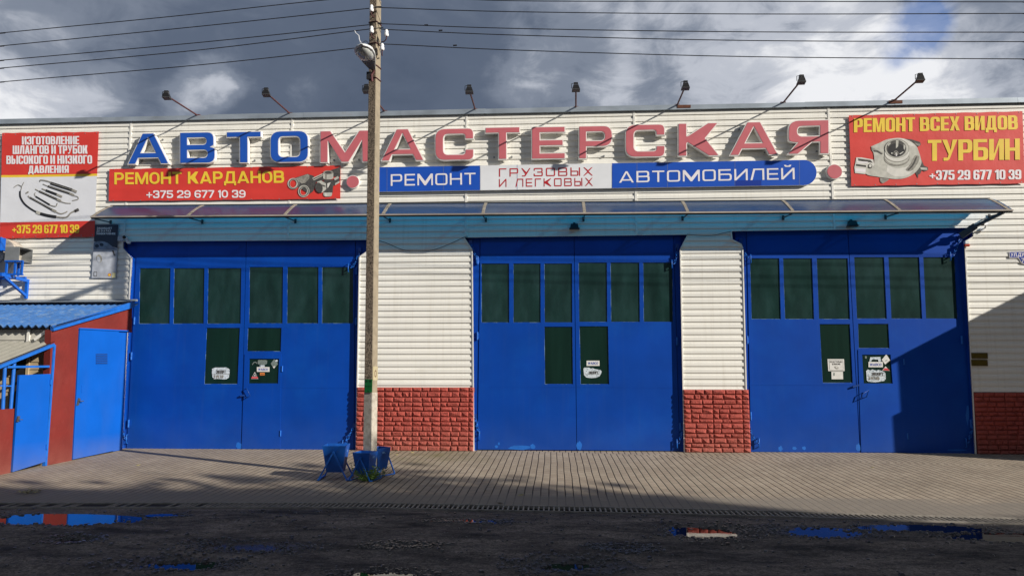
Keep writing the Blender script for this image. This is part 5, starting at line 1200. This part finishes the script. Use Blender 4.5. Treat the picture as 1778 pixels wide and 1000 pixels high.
# ------------------------------------------------------------------ concrete pole with lamp and wires
PB = ground(642, 828.5); PYY = PB.y
def pole():
    t = thing('utility_pole', 'tall square concrete utility pole standing before the workshop', 'utility pole', tuple(PB))
    top = at(652, 1, PYY); m = MB(); ang = R(-18); n = 16
    def sect(z, h, jit=0):
        k = (z - PB.z) / (top.z - PB.z); cx, cy = PB.x + (top.x - PB.x) * k, PB.y; o = []
        c = .13 * h
        for x, y in ((-h, -h + c), (-h + c, -h), (h - c, -h), (h, -h + c), (h, h - c), (h - c, h), (-h + c, h), (-h, h - c)):
            o.append((cx + x * math.cos(ang) - y * math.sin(ang), cy + x * math.sin(ang) + y * math.cos(ang), z))
        return o
    hw = lambda k: .076 - .006 * k
    zs = [-.25] + [PB.z + (top.z - PB.z) * i / n for i in range(n + 1)]
    rings = [sect(z, hw((z - PB.z) / (top.z - PB.z)), 0) for z in zs]
    zw = at(642, 681, PYY).z
    for r0, r1, z in zip(rings, rings[1:], zs):
        for i in range(8):
            j = (i + 1) % 8
            # right faces get the even smooth concrete, the others the speckled rough one
            nx = Vector(((r0[i][0] + r0[j][0]) / 2 - sum(p[0] for p in r0) / 8, (r0[i][1] + r0[j][1]) / 2 - sum(p[1] for p in r0) / 8)).normalized()
            mt = CONCRETE_PALE if nx.x > .35 else CONCRETE_DARK
            m.quad(r0[i], r0[j], r1[j], r1[i], mt)
    m.add(rings[-1], [tuple(range(8))], CONCRETE_PALE); m.build('shaft', t)
    w = MB(); z0, z1 = PB.z - .1, zw
    a, b = sect(z0, hw(0) + .003), sect(z1, hw(.2) + .003)
    for i in range(8): j = (i + 1) % 8; w.quad(a[i], a[j], b[j], b[i], WHITEWASH)
    w.build('whitewash', t)
    # pale paint patch on the right face with a stencilled zero
    s0 = sect(at(645, 660, PYY).z, hw(.2) + .004); s1 = sect(at(645, 636, PYY).z, hw(.22) + .004)
    w = MB(); w.quad(s0[3], s0[4], s1[4], s1[3], PALE_PAINT); w.build('paint_patch', t)
    A, B_, C_ = Vector(s0[3]), Vector(s0[4]), Vector(s1[3]); ux, uz = B_ - A, C_ - A; nn = ux.cross(uz).normalized() * .002
    w = MB(); w.flat([[(.5 + .26 * x, .48 + .26 * y) for x, y in ell(0, 0, .8, 1)], [(.5 + .26 * x, .48 + .26 * y) for x, y in ell(0, 0, .5, .72)]], lambda x, y: A + ux * x + uz * y + nn, RUST); w.build('stencil_mark', t)
    # insulators on hooks, iron straps
    for px, py, hx, back in ((645, 15, .05, False), (645.2, 52, .05, False), (671, 58, -.10, False), (663.5, 82, -.02, False)):
        c = at(px, py, PYY - .13); b = MB()
        b.tube([(c.x, c.y, c.z - .055 + .11 * k / 8) for k in range(9)], [.030, .036, .037, .036, .028, .031, .031, .025, .018], PORCELAIN, 14); o = b.build('insulator', t)
        h = MB(); h.tube([(c.x, c.y, c.z - .05), (c.x, c.y, c.z - .10), (c.x + hx * .4, c.y + .03, c.z - .125), (c.x + hx, c.y + .10, c.z - .10)], .009, RUST_ARM, 6); h.build('hook', o)
    for py in (42.5, 79.5, 118, 139.5):
        z = at(650, py, PYY).z; k = (z - PB.z) / (top.z - PB.z); b = MB(); b.tube([(p[0], p[1], z + .01 * math.sin(i)) for i, p in enumerate(sect(z, hw(k) + .008))], .008, RUST_ARM, 5, closed=True); b.build('strap', t)
    return t
PALE_PAINT = mat('yellowish_paint', (.40, .34, .2), .8, .1, 14, col2=(.4, .36, .28), c2pos=(.5, .7), c2scale=20)
pole()
DARK_GREEN = mat('dark_green_print', (.003, .045, .012), .5, .1, 15)
g = MB(); gp = [at(x, y, PYY - .088) for x, y in ((632.2, 681), (646.6, 681), (646.9, 658.4), (632.5, 658.4))]
dv = Vector((-math.sin(R(18)), -math.cos(R(18)), 0))
ctr = sum(gp, Vector()) / 4
ux = Vector((math.cos(R(18)), -math.sin(R(18)), 0)); hh = (gp[2].z - gp[0].z) / 2
q = lambda u, v, o: ctr + ux * u + Vector((0, 0, v)) + dv * o
g.hexa([q(-.066, -hh, 0), q(.066, -hh, 0), q(.066, -hh, -.006), q(-.066, -hh, -.006)], [q(-.066, hh, 0), q(.066, hh, 0), q(.066, hh, -.006), q(-.066, hh, -.006)], GREEN_PLATE)
for u0, u1, v0, v1 in ((-.05, -.018, .055, .085), (.018, .05, .055, .085), (-.064, .064, -.008, -.002), (-.002, .002, -.05, -.008), (-.01, .01, -.085, -.07)):
    g.quad(q(u0, v0, .002), q(u1, v0, .002), q(u1, v1, .002), q(u0, v1, .002), DARK_GREEN)
tag(g.build('number_plate'), 'small green plate fixed low on the concrete pole', 'plate')

def street_lamp():
    t = thing('street_lamp', 'grey cobra head street lamp hung on the concrete pole', 'street lamp', tuple(at(646, 125, PYY - .1)))
    a = at(648, 122, PYY - .13); b = at(627, 79, PYY - .80); d = (b - a); L = d.length; d.normalize()
    side = d.cross(Vector((0, 0, 1))).normalized(); up = side.cross(d)
    h = MB(); prof = [(0, .035, .03), (.06, .05, .045), (.25, .08, .06), (.45, .125, .085), (.65, .155, .10), (.82, .15, .095), (.94, .10, .06), (1.0, .03, .02)]
    n = 16; vs = []
    for u, w, hh in prof:
        for k in range(n):
            t_ = 2 * math.pi * k / n; s, c = math.sin(t_), math.cos(t_)
            vs.append(a + d * L * u + side * w * c + up * (hh * s if s > 0 else hh * .16 * s))
    h.add(vs, [(i * n + k, i * n + (k + 1) % n, (i + 1) * n + (k + 1) % n, (i + 1) * n + k) for i in range(len(prof) - 1) for k in range(n)], LAMP_SHELL, True); h.build('housing', t)
    g = MB(); vs = []; pr = [(.44, .03, .01), (.50, .095, .045), (.62, .125, .07), (.76, .125, .07), (.88, .09, .045), (.95, .02, .01)]
    for u, w, hh in pr:
        for k in range(n):
            t_ = 2 * math.pi * k / n; s, c = math.sin(t_), math.cos(t_); vs.append(a + d * L * u + side * w * c + up * (-.012 + (hh * s if s < 0 else .0)))
    g.add(vs, [(i * n + k, i * n + (k + 1) % n, (i + 1) * n + (k + 1) % n, (i + 1) * n + k) for i in range(len(pr) - 1) for k in range(n)], LENS, True); g.build('lens', t)
    k = MB(); o = -up * .018; q = lambda u, w: a + d * L * u + side * w + o
    k.quad(q(.06, -.045), q(.06, .045), q(.41, .105), q(.41, -.105), LAMP_FLAP); k.build('gear_cover', t)
    m = MB(); m.tube([a + d * .05, a - d * .03, at(645, 131, PYY - .13), at(646, 142, PYY - .11)], .022, RUST_ARM, 8); m.box(at(640, 140, PYY).x, at(648, 140, PYY).x, PYY - .14, PYY - .09, at(645, 143, PYY).z, at(645, 131, PYY).z, BLACK); m.build('clamp', t)
    w = MB(); w.tube([b + up * .05, at(626.5, 75, PYY - .7), at(624, 69, PYY - .7), at(623, 62, PYY - .7), at(618, 58, PYY - .7), at(616, 54, PYY - .7)], .006, PORCELAIN, 5); w.tube([at(x, y, PYY - .5) for x, y in bez([(628, 78), (632, 73), (636, 72), (640, 76)], 5)], .005, BLACK, 5); w.build('lead_wire', t)
LAMP_SHELL = mat('lamp_shell', (.62, .63, .62), .4, .1, 10)
LAMP_FLAP = mat('lamp_cover_grey', (.16, .17, .18), .5, .1, 10)
street_lamp()

WIRES = [([(-60, 63.5), (0, 58), (300, 29), (572, 0), (700, -6), (890, 2), (1300, 3), (1778, 4), (1850, 4)], 'topmost overhead wire, passing above the top of the pole'),
         ([(-60, 86), (0, 80.5), (350, 46), (643, 15), (663, 14), (890, 21), (1300, 25), (1778, 24), (1850, 24)], 'second overhead wire from the top, held at the top insulator'),
         ([(-60, 111), (0, 105.5), (350, 74), (643, 43.5), (663, 42), (890, 50), (1300, 56), (1778, 56.5), (1850, 56.5)], 'third overhead wire from the top'),
         ([(-60, 124.5), (0, 119), (350, 87), (643, 51), (673, 52), (890, 61.5), (1300, 71), (1778, 73), (1850, 73)], 'fourth overhead wire from the top'),
         ([(-60, 149), (0, 143), (350, 113), (617, 84), (640, 80), (663, 77), (890, 87.5), (1300, 99), (1778, 103), (1850, 103.5)], 'lowest of the overhead wires, just under the street lamp')]
for k, (pts, lab) in enumerate(WIRES):
    pts = [(-900, 2 * pts[0][1] - pts[1][1] + (pts[0][1] - pts[1][1]) * 11)] + pts + [(2800, pts[-1][1] - 6)]
    b = MB(); b.tube([at(x, y, PYY - (.13 if k % 2 else .06)) for x, y in bez(pts, 6)], .0075, BLACK, 5)
    if k > 1: c = at(690 + 25 * k, {2: 44.2, 3: 53.5, 4: 79.5}[k], PYY - (.13 if k % 2 else .06)); b.cyl(c - Vector((.03, 0, 0)), c + Vector((.03, 0, .002)), .012, BLACK, 6)
    tag(b.build('overhead_wire'), lab, 'wire', 'overhead wires')

# ------------------------------------------------------------------ tipping litter bins and weeds round the pole
def bin_(loc):
    t = thing('litter_bin', '', 'litter bin', loc, 'blue tipping bins by the pole')
    x, y, z = loc; b = MB(); T, Bm, h0, h1, th = .165, .112, .10, .47, .006
    def ring(w, d, zz): return [(x - w, y - d, zz), (x + w, y - d, zz), (x + w, y + d, zz), (x - w, y + d, zz)]
    o0, o1 = ring(Bm, Bm * .9, z + h0), ring(T, T * .92, z + h1); i0, i1 = ring(Bm - th, Bm * .9 - th, z + h0 + th), ring(T - th, T * .92 - th, z + h1)
    b.add(o0 + o1 + i0 + i1, [(3, 2, 1, 0)] + [(k, (k + 1) % 4, 4 + (k + 1) % 4, 4 + k) for k in range(4)] + [(8 + (k + 1) % 4, 8 + k, 12 + k, 12 + (k + 1) % 4) for k in range(4)] + [(4 + k, 4 + (k + 1) % 4, 12 + (k + 1) % 4, 12 + k) for k in range(4)] + [(8, 9, 10, 11)], BIN_BLUE)
    bo = b.build('bucket', t)
    m = MB()
    m.quad((x + T * .93, y - .035, z + .37), (x + T * .93 , y + .035, z + .37), (x + T * .955, y + .035, z + .405), (x + T * .955, y - .035, z + .405), BIN_MARK); 
    m.build('painted_mark', bo)
    for s in (-1, 1):
        f = MB(); yy = y + s * .185; ap = (x, yy, z + .39)
        f.bar(ap, (x - .20, yy + s * .015, z + .008), .019, .019, BLUE_IRON, (0, 1, 0)); f.bar(ap, (x + .20, yy + s * .015, z + .008), .019, .019, BLUE_IRON, (0, 1, 0)); f.cyl((x, yy - s * .05, z + .385), (x, yy + s * .015, z + .385), .013, BLUE_IRON, 8); f.build('leg_frame', t)
    f = MB()
    for sx in (-1, 1): f.bar((x + sx * .20, y - .2, z + .01), (x + sx * .20, y + .2, z + .01), .03, .016, BLUE_IRON)
    f.build('foot_bar', t); return t
BIN_BLUE = mat('bin_blue_paint', (.003, .078, .36), .5, .18, 10, col2=(.05, .06, .08), c2pos=(.62, .75), c2scale=12)
BIN_MARK = mat('pale_scribble', (.2, .4, .7), .7, .3, 60, col2=(.006, .068, .33), c2pos=(.46, .5), c2scale=40)
pb = bin_((0, 0, 0))
for k, (px, py, rz, sc, lab) in enumerate([(583, 830.5, R(4), 1.06, 'open blue litter bin on A-shaped legs left of the concrete pole'), (634, 832.5, R(-14), .86, 'blue litter bin standing directly in front of the pole foot'), (657, 824, R(-38), .88, 'blue litter bin half hidden behind the right side of the pole')]):
    o = pb if k == 0 else copy_tree(pb)
    g_ = ground(px, py); g_.z = SLOPE * g_.y + .004; o.location = g_; o.rotation_euler = (SLOPE, 0, rz); o.scale = (sc, sc, sc); o['label'] = lab

def weed(c, n, r, h, label, seed, mt):
    rnd = random.Random(seed); t = thing('weed', label, 'weed', tuple(c)); m = MB()
    for k in range(n):
        a = rnd.random() * 6.283; rad = r * rnd.random() ** .6; b = Vector((c.x + rad * .4 * math.cos(a), c.y + rad * .4 * math.sin(a), c.z)); e = Vector((c.x + rad * math.cos(a), c.y + rad * math.sin(a), c.z + h * rnd.uniform(.25, 1)))
        l = rnd.uniform(.035, .075); w = l * rnd.uniform(.35, .6); d = (e - b).normalized(); s = Vector((math.cos(a + 1.57), math.sin(a + 1.57), rnd.uniform(-.4, .4))).normalized(); tip = e + d * l * .7 + Vector((rnd.uniform(-.02, .02), rnd.uniform(-.02, .02), -l * rnd.uniform(.1, .6))); md = (e + tip) / 2 + Vector((0, 0, l * .2))
        m.add([e, md + s * w, tip, md - s * w, md + Vector((0, 0, -.006))], [(0, 4, 1), (4, 2, 1), (0, 3, 4), (4, 3, 2)], mt)
        m.bar(b, e, .003, .003, mt)
    m.build('leaves', t)
g_ = ground(641, 834); weed(g_, 150, .24, .19, 'leafy green weeds growing round the foot of the concrete pole', 3, LEAF)
g_ = ground(617, 823); weed(g_, 16, .07, .22, 'dark upright weed sprig between the two bins', 9, LEAF)
g_ = ground(664, 826); weed(g_, 20, .10, .12, 'low yellowish weed under the bin right of the pole', 5, LEAF_DRY)
g_ = ground(52, 855); weed(g_, 30, .16, .03, 'flat tuft of dry weed on the paving at the lower left', 6, LEAF_DRY)
lm = MB()
for px, py in ((688, 783), (694, 784.5), (689, 790), (700, 798), (668, 800), (665, 793), (716, 786), (690, 788), (676, 788), (1104, 781), (240, 808), (660, 806), (1515, 812), (905, 860), (868, 874)):
    p = ground(px, py); a = random.random() * 6; l = random.uniform(.03, .055); u = Vector((math.cos(a), math.sin(a), .1)); v = Vector((-math.sin(a), math.cos(a), .25)) * .5
    lm.add([p + Vector((0, 0, .012)) - u * l, p + v * l + Vector((0, 0, .012)), p + u * l + Vector((0, 0, .014)), p - v * l + Vector((0, 0, .008))], [(0, 1, 2, 3)], LEAF_DRY)
tag(lm.build('fallen_leaves'), kind='stuff')

# ------------------------------------------------------------------ red and blue shed on the left, with its low roofed side entrance
SA, SB = ground(205, 783), ground(80, 808); SD = (SB - SA); SD.z = 0; SD.normalize(); SN = Vector((-SD.y, SD.x, 0)); SN = SN if SN.x > 0 else -SN
def sh(px, py, out=0.0):
    d = ray(px, py); p0 = SA + SN * out; return CAMP + d * ((p0 - CAMP).dot(SN) / d.dot(SN))
SHED_SHADE_GREY = mat('shed_shade_siding', (.48, .46, .40), .7, .12, 4)  # grey puts the shade below the eave into the siding colour
FANGREY = mat('fan_grey_paint', (.42, .38, .32), .6, .2, 6)
def shslab(mb, loops, out, th, m, ms=None, back=True):
    """px outlines on the shed's side wall, pushed out by `out`"""
    tr = tessellate_polygon([[Vector((x, y, 0)) for x, y in l] for l in loops])
    P = [sh(x, y) for l in loops for x, y in l]; mb.add([p + SN * out for p in P], tr, m)
    if back: mb.add([p + SN * (out - th) for p in P], tr, ms or m)
    for l in loops:
        q = [sh(x, y) for x, y in l]; n = len(q)
        mb.add([p + SN * out for p in q] + [p + SN * (out - th) for p in q], [(i, (i + 1) % n, n + (i + 1) % n, n + i) for i in range(n)], ms or m)
DN = Vector((0, 0, 1))
t = SHED = thing('shed', 'red walled lean-to shed with bright blue door and blue corrugated roof', 'shed', tuple(SA))
w = MB(); DOOR = [(124.5, 798.5), (213, 782.5), (222, 574), (136.5, 569.5)]
w_out = [(79, 812), (124.5, 800), (136.5, 569.5), (222, 574), (222, 577), (229, 577), (229.5, 531), (89, 573)]
shslab(w, [w_out], 0, .12, SHED_RED); w.build('side_wall', t)
d = MB(); shslab(d, [[(197.5, 783.5), (213, 780.5), (222, 574), (206, 573.5)]], -.01, .06, BLUE_SHED); d.build('door_frame', t)
d = MB(); shslab(d, [[(125.3, 797.2), (196.8, 782.2), (205.3, 574.5), (137.3, 571)]], .015, .05, BLUE_SHED); do = d.build('door', t)
d = MB(); shslab(d, [[(136, 571.5), (205.6, 575), (222, 576), (222, 573.5), (137, 569)]], .03, .05, BLUE_SHED); d.build('door_head', t)
v = MB()
for k in range(6): y = 613.5 + k * 3.1; shslab(v, [[(165, y + 1.0), (185.2, y + .7), (185.3, y + 2.5), (165, y + 2.9)]], .0165, .003, BLACK)
for k in range(6): y = 615.4 + k * 3.1; shslab(v, [[(165, y), (185.2, y - .3), (185.3, y + .9), (165, y + 1.2)]], .026, .012, BLUE_SHED)
v.build('louvre', do)
v = MB(); shslab(v, [[(131, 704), (134.5, 703), (137.5, 692), (134, 690.5)]], .03, .02, DARKGREY); v.tube([sh(134.5, 696) + SN * .03, sh(134.5, 696) + SN * .07, sh(139, 696) + SN * .07], .008, DARKGREY, 6); v.build('handle', do)
v = MB(); shslab(v, [[(139.5, 681), (143, 680.5), (143.4, 668), (140, 668.5)]], .02, .006, BLUE_SHED); v.build('cover_plate', do)
v = MB(); shslab(v, [[(89, 574.5), (230, 533.5), (230.5, 523.5), (110, 560), (88, 566)]], .05, .06, BLUE_IRON); v.build('barge_board', t)
# front wall of the shed, facing the camera, clad in cream siding: coloured shaded grey above the low roof, lit tan below
FY = SB.y; FX = SB.x
w = MB(); zl = lambda y: at(60, y, FY).z; lap = .125; z = -.1
while z < 2.12:
    m_ = SHED_SHADE_GREY if z > 1.8 else TAN_LIT_SIDING
    a, b = z, min(z + lap, 2.24); w.quad((-13, FY - .012, a), (FX - .03, FY - .012, a), (FX - .03, FY + .002, b), (-13, FY + .002, b), m_); w.quad((-13, FY + .004, a), (FX - .03, FY + .004, a), (FX - .03, FY - .012, a), (-13, FY - .012, a), m_); z += lap
w.box(-13, FX - .1, FY + .01, FY + .1, -.1, 2.2, RENDER_WALL)
w.box(FX - .07, FX - .03, FY - .03, FY + .02, -.1, 2.2, WHITE_TRIM); c = at(51, 580, FY); w.box(c.x - .025, c.x + .025, FY - .03, FY, 1.85, 2.2, WHITE_TRIM); w.build('front_wall', t)
# black panel stands for the unlit opening of the side entrance
o = MB(); c0, c1 = at(16, 700, FY), at(47, 640, FY); o.box(c0.x, c1.x, FY - .022, FY - .012, .0, 1.72, BLACK); o.box(c1.x, c1.x + .05, FY - .035, FY - .01, 0, 1.75, TAN_LIT_SIDING); o.build('dark_door_panel', t)
def corrugated(p00, p10, p01, p11, nw, amp, th, m, name, parent):
    """sheet from back edge p00-p10 to front edge p01-p11, waves across x"""
    b = MB(); N = nw * 8; vs = []
    for s in (0, -th):
        for e0, e1 in ((p00, p10), (p01, p11)):
            for i in range(N + 1):
                u = i / N; p = Vector(e0).lerp(Vector(e1), u); vs.append((p.x, p.y, p.z + amp * math.cos(u * nw * 2 * math.pi) + s))
    n = N + 1; fs = []
    for i in range(N): fs += [(n + i, n + i + 1, i + 1, i), (2 * n + i, 2 * n + i + 1, 3 * n + i + 1, 3 * n + i), (n + i + 1, n + i, 3 * n + i, 3 * n + i + 1)]
    b.add(vs, fs, m, False); return b.build(name, parent)
zb, zf_ = sh(229, 527).z, at(30, 566, FY - .13).z
corrugated((-13.0, -.02, zb + .03), (SA.x + .06, -.02, zb + .01), (-13.0, FY - .13, zf_ + .02), (FX + .10, FY - .13, zf_), 36, .024, .012, SLATE_BLUE, 'roof', t)
w = MB(); w.box(-13, SA.x + .02, -.07, -.02, zb + .06, zb + .10, GALV); w.hexa([(-13, -.25, zb + .035), (SA.x + .05, -.25, zb + .035), (SA.x + .05, -.06, zb + .07), (-13, -.06, zb + .07)], [(-13, -.25, zb + .045), (SA.x + .05, -.25, zb + .045), (SA.x + .05, -.06, zb + .08), (-13, -.06, zb + .08)], GALV); w.build('flashing', t)
w = MB()
for py, hh in ((549, .01), ):
    pass
w.bar(at(86, 572, FY - .03), at(60, 590, FY - .03), .03, .05, WHITE_TRIM); w.build('strut', t)

# side entrance: grey corrugated roof on blue posts, a low blue gate and a low red wall
t = thing('side_entrance', 'grey corrugated roof on blue posts over a low entrance in front of the shed', 'entrance roof', tuple(sh(40, 815)))
z0, z1 = sh(86, 598).z, sh(0, 636).z; ye = sh(0, 635).y - .15; ze = z0 + (z1 - z0) * (ye - FY) / (sh(0, 635).y - FY); xe = sh(0, 635).x
corrugated((-12.5, FY - .02, z0 + .06), (FX + .02, FY - .02, z0 + .04), (-12.5, ye, ze + .06), (xe + .02, ye, ze + .04), 25, .028, .010, SLATE_GREY, 'roof', t)
w = MB(); w.bar((FX, FY - .03, z0 + .0), (xe, ye, ze + .0), .04, .05, BLUE_IRON)
w.bar(sh(12, 637, -.02), sh(88, 636, -.02), .035, .035, BLUE_IRON); w.bar(sh(0, 669.5, -.05), sh(20, 670, -.05), .02, .02, BLUE_IRON)
w.bar((FX - .01, FY - .02, z0), (FX - .01, FY - .02, -.12), .05, .05, BLUE_IRON); w.build('frame', t)
for (a, b) in (((8.5, 636), (4.5, 716)), ((25, 628), (18, 716))):
    w = MB(); w.tube([sh(*a, -.05), sh(*b, -.05)], .028, BLUE_IRON, 10); w.build('post', t)
w = MB(); p = sh(20, 819); GATE = [(20, 819), (77.5, 801), (86.3, 649), (32, 651)]; shslab(w, [GATE], .02, .035, BLUE_SHED); go = w.build('side_gate'); tag(go, 'low bright blue sheet metal gate at the side entrance', 'gate')
w = MB(); shslab(w, [[(25.5, 732), (29, 732), (31, 722), (27.5, 722)]], .045, .02, DARKGREY); w.tube([sh(28, 728) + SN * .04, sh(28, 728) + SN * .08, sh(31.5, 728) + SN * .08], .007, DARKGREY, 6); w.build('handle', go)
w = MB()
for y in (668, 780): shslab(w, [[(84.0 - (y - 668) * .06, y), (86.4 - (y - 668) * .06, y), (86.6 - (y - 668) * .06, y - 9), (84.2 - (y - 668) * .06, y - 9)]], .04, .03, BLUE_IRON)
w.build('hinge', go)
w = MB(); c = sh(24, 760); shslab(w, [[(-70, 850), (18, 826), (25, 709), (-70, 716)]], -.0, .25, SHED_RED); tag(w.build('low_wall'), 'low red rendered wall at the left edge beside the side gate', 'wall')

# ------------------------------------------------------------------ fan unit on a blue wall bracket, upper left
fb = at(49, 488, -.02); t = thing('fan_unit', 'grey extractor fan with square duct on a blue wall bracket', 'extractor fan', tuple(fb))
XO = fb.x; w = MB()
for dx in (0, -.62):
    x = XO + dx; zt = fb.z; w.bar((x, -.02, zt), (x, -.78, zt + .03), .055, .06, BLUE_SHED); w.bar((x, -.045, zt + .02), (x, -.045, zt - .36), .05, .05, BLUE_SHED); w.bar((x, -.05, zt - .31), (x, -.68, zt), .045, .045, BLUE_SHED)
w.bar((XO - 1.2, -.70, fb.z + .05), (XO + .02, -.70, fb.z + .05), .05, .05, BLUE_SHED); w.bar((XO - 1.2, -.12, fb.z + .05), (XO + .02, -.12, fb.z + .05), .05, .05, BLUE_SHED); w.build('bracket', t)
yb_ = -.55; pf = lambda x, y: at(x, y, yb_)
w = MB()
for px in (11, 26, 38):
    p = pf(px, 453); w.bar((p.x, yb_ + .02, p.z), (p.x, yb_ + .02, fb.z + .07), .035, .03, BLUE_SHED)
for px in (11,): p = pf(px, 453); w.bar((p.x + .02, yb_ + .32, p.z), (p.x + .02, yb_ + .32, fb.z + .07), .035, .03, BLUE_SHED)
a, b = pf(9, 453.5), pf(40, 453.5); w.bar(a, b, .03, .03, BLUE_SHED); a, b = pf(9, 476), pf(40, 477); w.bar(a, b, .03, .03, BLUE_SHED); w.build('support_frame', t)
w = MB(); a, b = pf(9, 452.5), pf(35, 428.5); th = .008; Y0, Y1 = yb_ - .01, yb_ + .36
w.box(a.x, b.x, Y0, Y0 + th, a.z, b.z, GREY); w.box(a.x, b.x, Y1 - th, Y1, a.z - .02, b.z + .0, GREY); w.box(a.x, b.x, Y0 + th, Y1 - th, b.z - th, b.z, GREY); w.box(a.x, b.x, Y0 + th, Y1 - th, a.z, a.z + th, GREY); w.box(a.x - th, a.x - .001, Y0, Y1, a.z, b.z, GREY); w.build('outlet_duct', t)
w = MB(); c = at(-2, 444, -.35); w.cyl((c.x, -.08, c.z), (c.x, -.36, c.z), .36, FANGREY, 40); w.cyl((c.x, -.36, c.z), (c.x, -.40, c.z), .14, FANGREY, 24); w.build('fan_housing', t)
w = MB(); a = at(2, 425, -.5); w.box(a.x - .12, a.x + .03, -.56, -.42, a.z - .12, a.z + .14, BLUE_SHED); w.build('motor', t)

# ------------------------------------------------------------------ unseen things outside the frame that throw the shade
def annex():
    """neighbouring wing at the right; its gable throws the slanting shadow on the wall and gate"""
    t = thing('annex', 'gabled wing at the right end of the workshop', 'building', (9.39, -1.75, 0)); dx, dz = ANX
    x0 = 9.39 + dx; y = -1.75; sl_ = .505; e = 3.02 + dz; xm = x0 + 5
    L = [(x0 + .12, -.2), (x0 + 9.9, -.2), (x0 + 9.9, e + .03), (xm, e + sl_ * 5.03 + .05), (x0 + .12, e + .10)]
    b = MB(); b.slab([L], lambda x, z: (x, y, z), lambda x, z: (x, .25, z), SIDING); b.build('wall', t)
    b = MB(); R_ = [(x0 - .04, e - .02), (xm, e + sl_ * 5.03), (x0 + 10.04, e), (x0 + 10.04, e + .08), (xm, e + sl_ * 5.03 + .1), (x0 - .04, e + .06)]
    b.slab([R_], lambda x, z: (x, y - .002, z), lambda x, z: (x, .28, z), GALV); b.build('roof', t)
    b = MB(); b.box(x0 - .08, x0 + .12, y + .02, y + .3, -.2, 2.05 + dz, GREY); b.build('shadow_step_block', t)  # unseen block added to give the shadow edge its step
ANX = (0.45, 0.34)
annex()

def block():  # unseen block in two heights, added and sized to shade the foreground
    t = thing('shade_block', 'unseen plain block behind the camera, added for the foreground shade', 'building', (22, -19, 0))
    b = MB(); b.box(4.5, 31, -29, -19.2, -.3, 14.1, RENDER_WALL); b.box(31.01, 58, -29, -19.2, -.3, 12.4, RENDER_WALL); b.build('wall', t)
    for x0, x1, z in ((4.3, 31, 14.1), (31.01, 58.2, 12.4)):
        b = MB(); b.hexa([(x0, -29.3, z), (x1, -29.3, z), (x1, -18.95, z), (x0, -18.95, z)], [(x0, -29.3, z + .22), (x1, -29.3, z + .22), (x1, -19.05, z + .22), (x0, -19.05, z + .22)], GALV); b.build('roof', t)
    for i in range(15):
        for z in (1.2, 4.2, 7.2, 10.2):
            b = MB(); x = 6 + i * 3.4; b.box(x, x + 1.5, -19.215, -19.19, z, z + 1.5, GLASS); b.build('window', t)
block()
def tree():
    t = thing('broadleaf_tree', 'broadleaf tree in front of the added shade block', 'tree', (0, 0, 0), 'trees behind the camera')
    rnd = random.Random(4); b = MB(); b.tube([(0, 0, -.3), (.05, 0, 2), (.0, .1, 4), (.1, 0, 6.5)], [.2, .16, .12, .05], BARK, 8)
    cl = []
    for k in range(34):
        a = rnd.random() * 6.28; r = 2.1 * rnd.random() ** .5; z = rnd.uniform(3.2, 8.8); r *= 1.1 - abs(z - 5.6) / 5.2
        c = Vector((r * math.cos(a), r * math.sin(a), z)); cl.append(c)
        b.tube([(0, 0, max(2, z - 2.2)), c * .5 + Vector((0, 0, (z - 1) * .5)), c], [.06, .03, .01], BARK, 5)
    b.build('trunk', t); m = MB()
    for c in cl:
        for k in range(105):
            p = c + Vector((rnd.gauss(0, .42), rnd.gauss(0, .42), rnd.gauss(0, .36))); u = Vector((rnd.uniform(-1, 1), rnd.uniform(-1, 1), rnd.uniform(-1, 1))).normalized(); v = u.cross(Vector((rnd.uniform(-1, 1), rnd.uniform(-1, 1), .3))).normalized(); l = rnd.uniform(.1, .19)
            m.quad(p - u * l, p + v * l * .6, p + u * l, p - v * l * .6, CROWN)
    m.build('crown', t); return t
tp = tree()
TREES = [(6.0, -16.6, 1.28), (9.0, -16.8, 1.30), (12.0, -17.1, 1.31), (14.9, -16.8, 1.29), (17.7, -17.2, 1.33), (20.8, -16.9, 1.37), (23.2, -17.8, 1.22), (26.0, -17.8, 1.1), (29.4, -17.8, 1.0), (33.5, -17.4, 1.0), (38, -17.2, 1.0)]
for k, (x, y, s) in enumerate(TREES):
    o = tp if k == 0 else copy_tree(tp); o.location = (x, y, -.3); o.scale = (s * 1.1, s * 1.1, s); o.rotation_euler = (0, 0, k * 1.9)
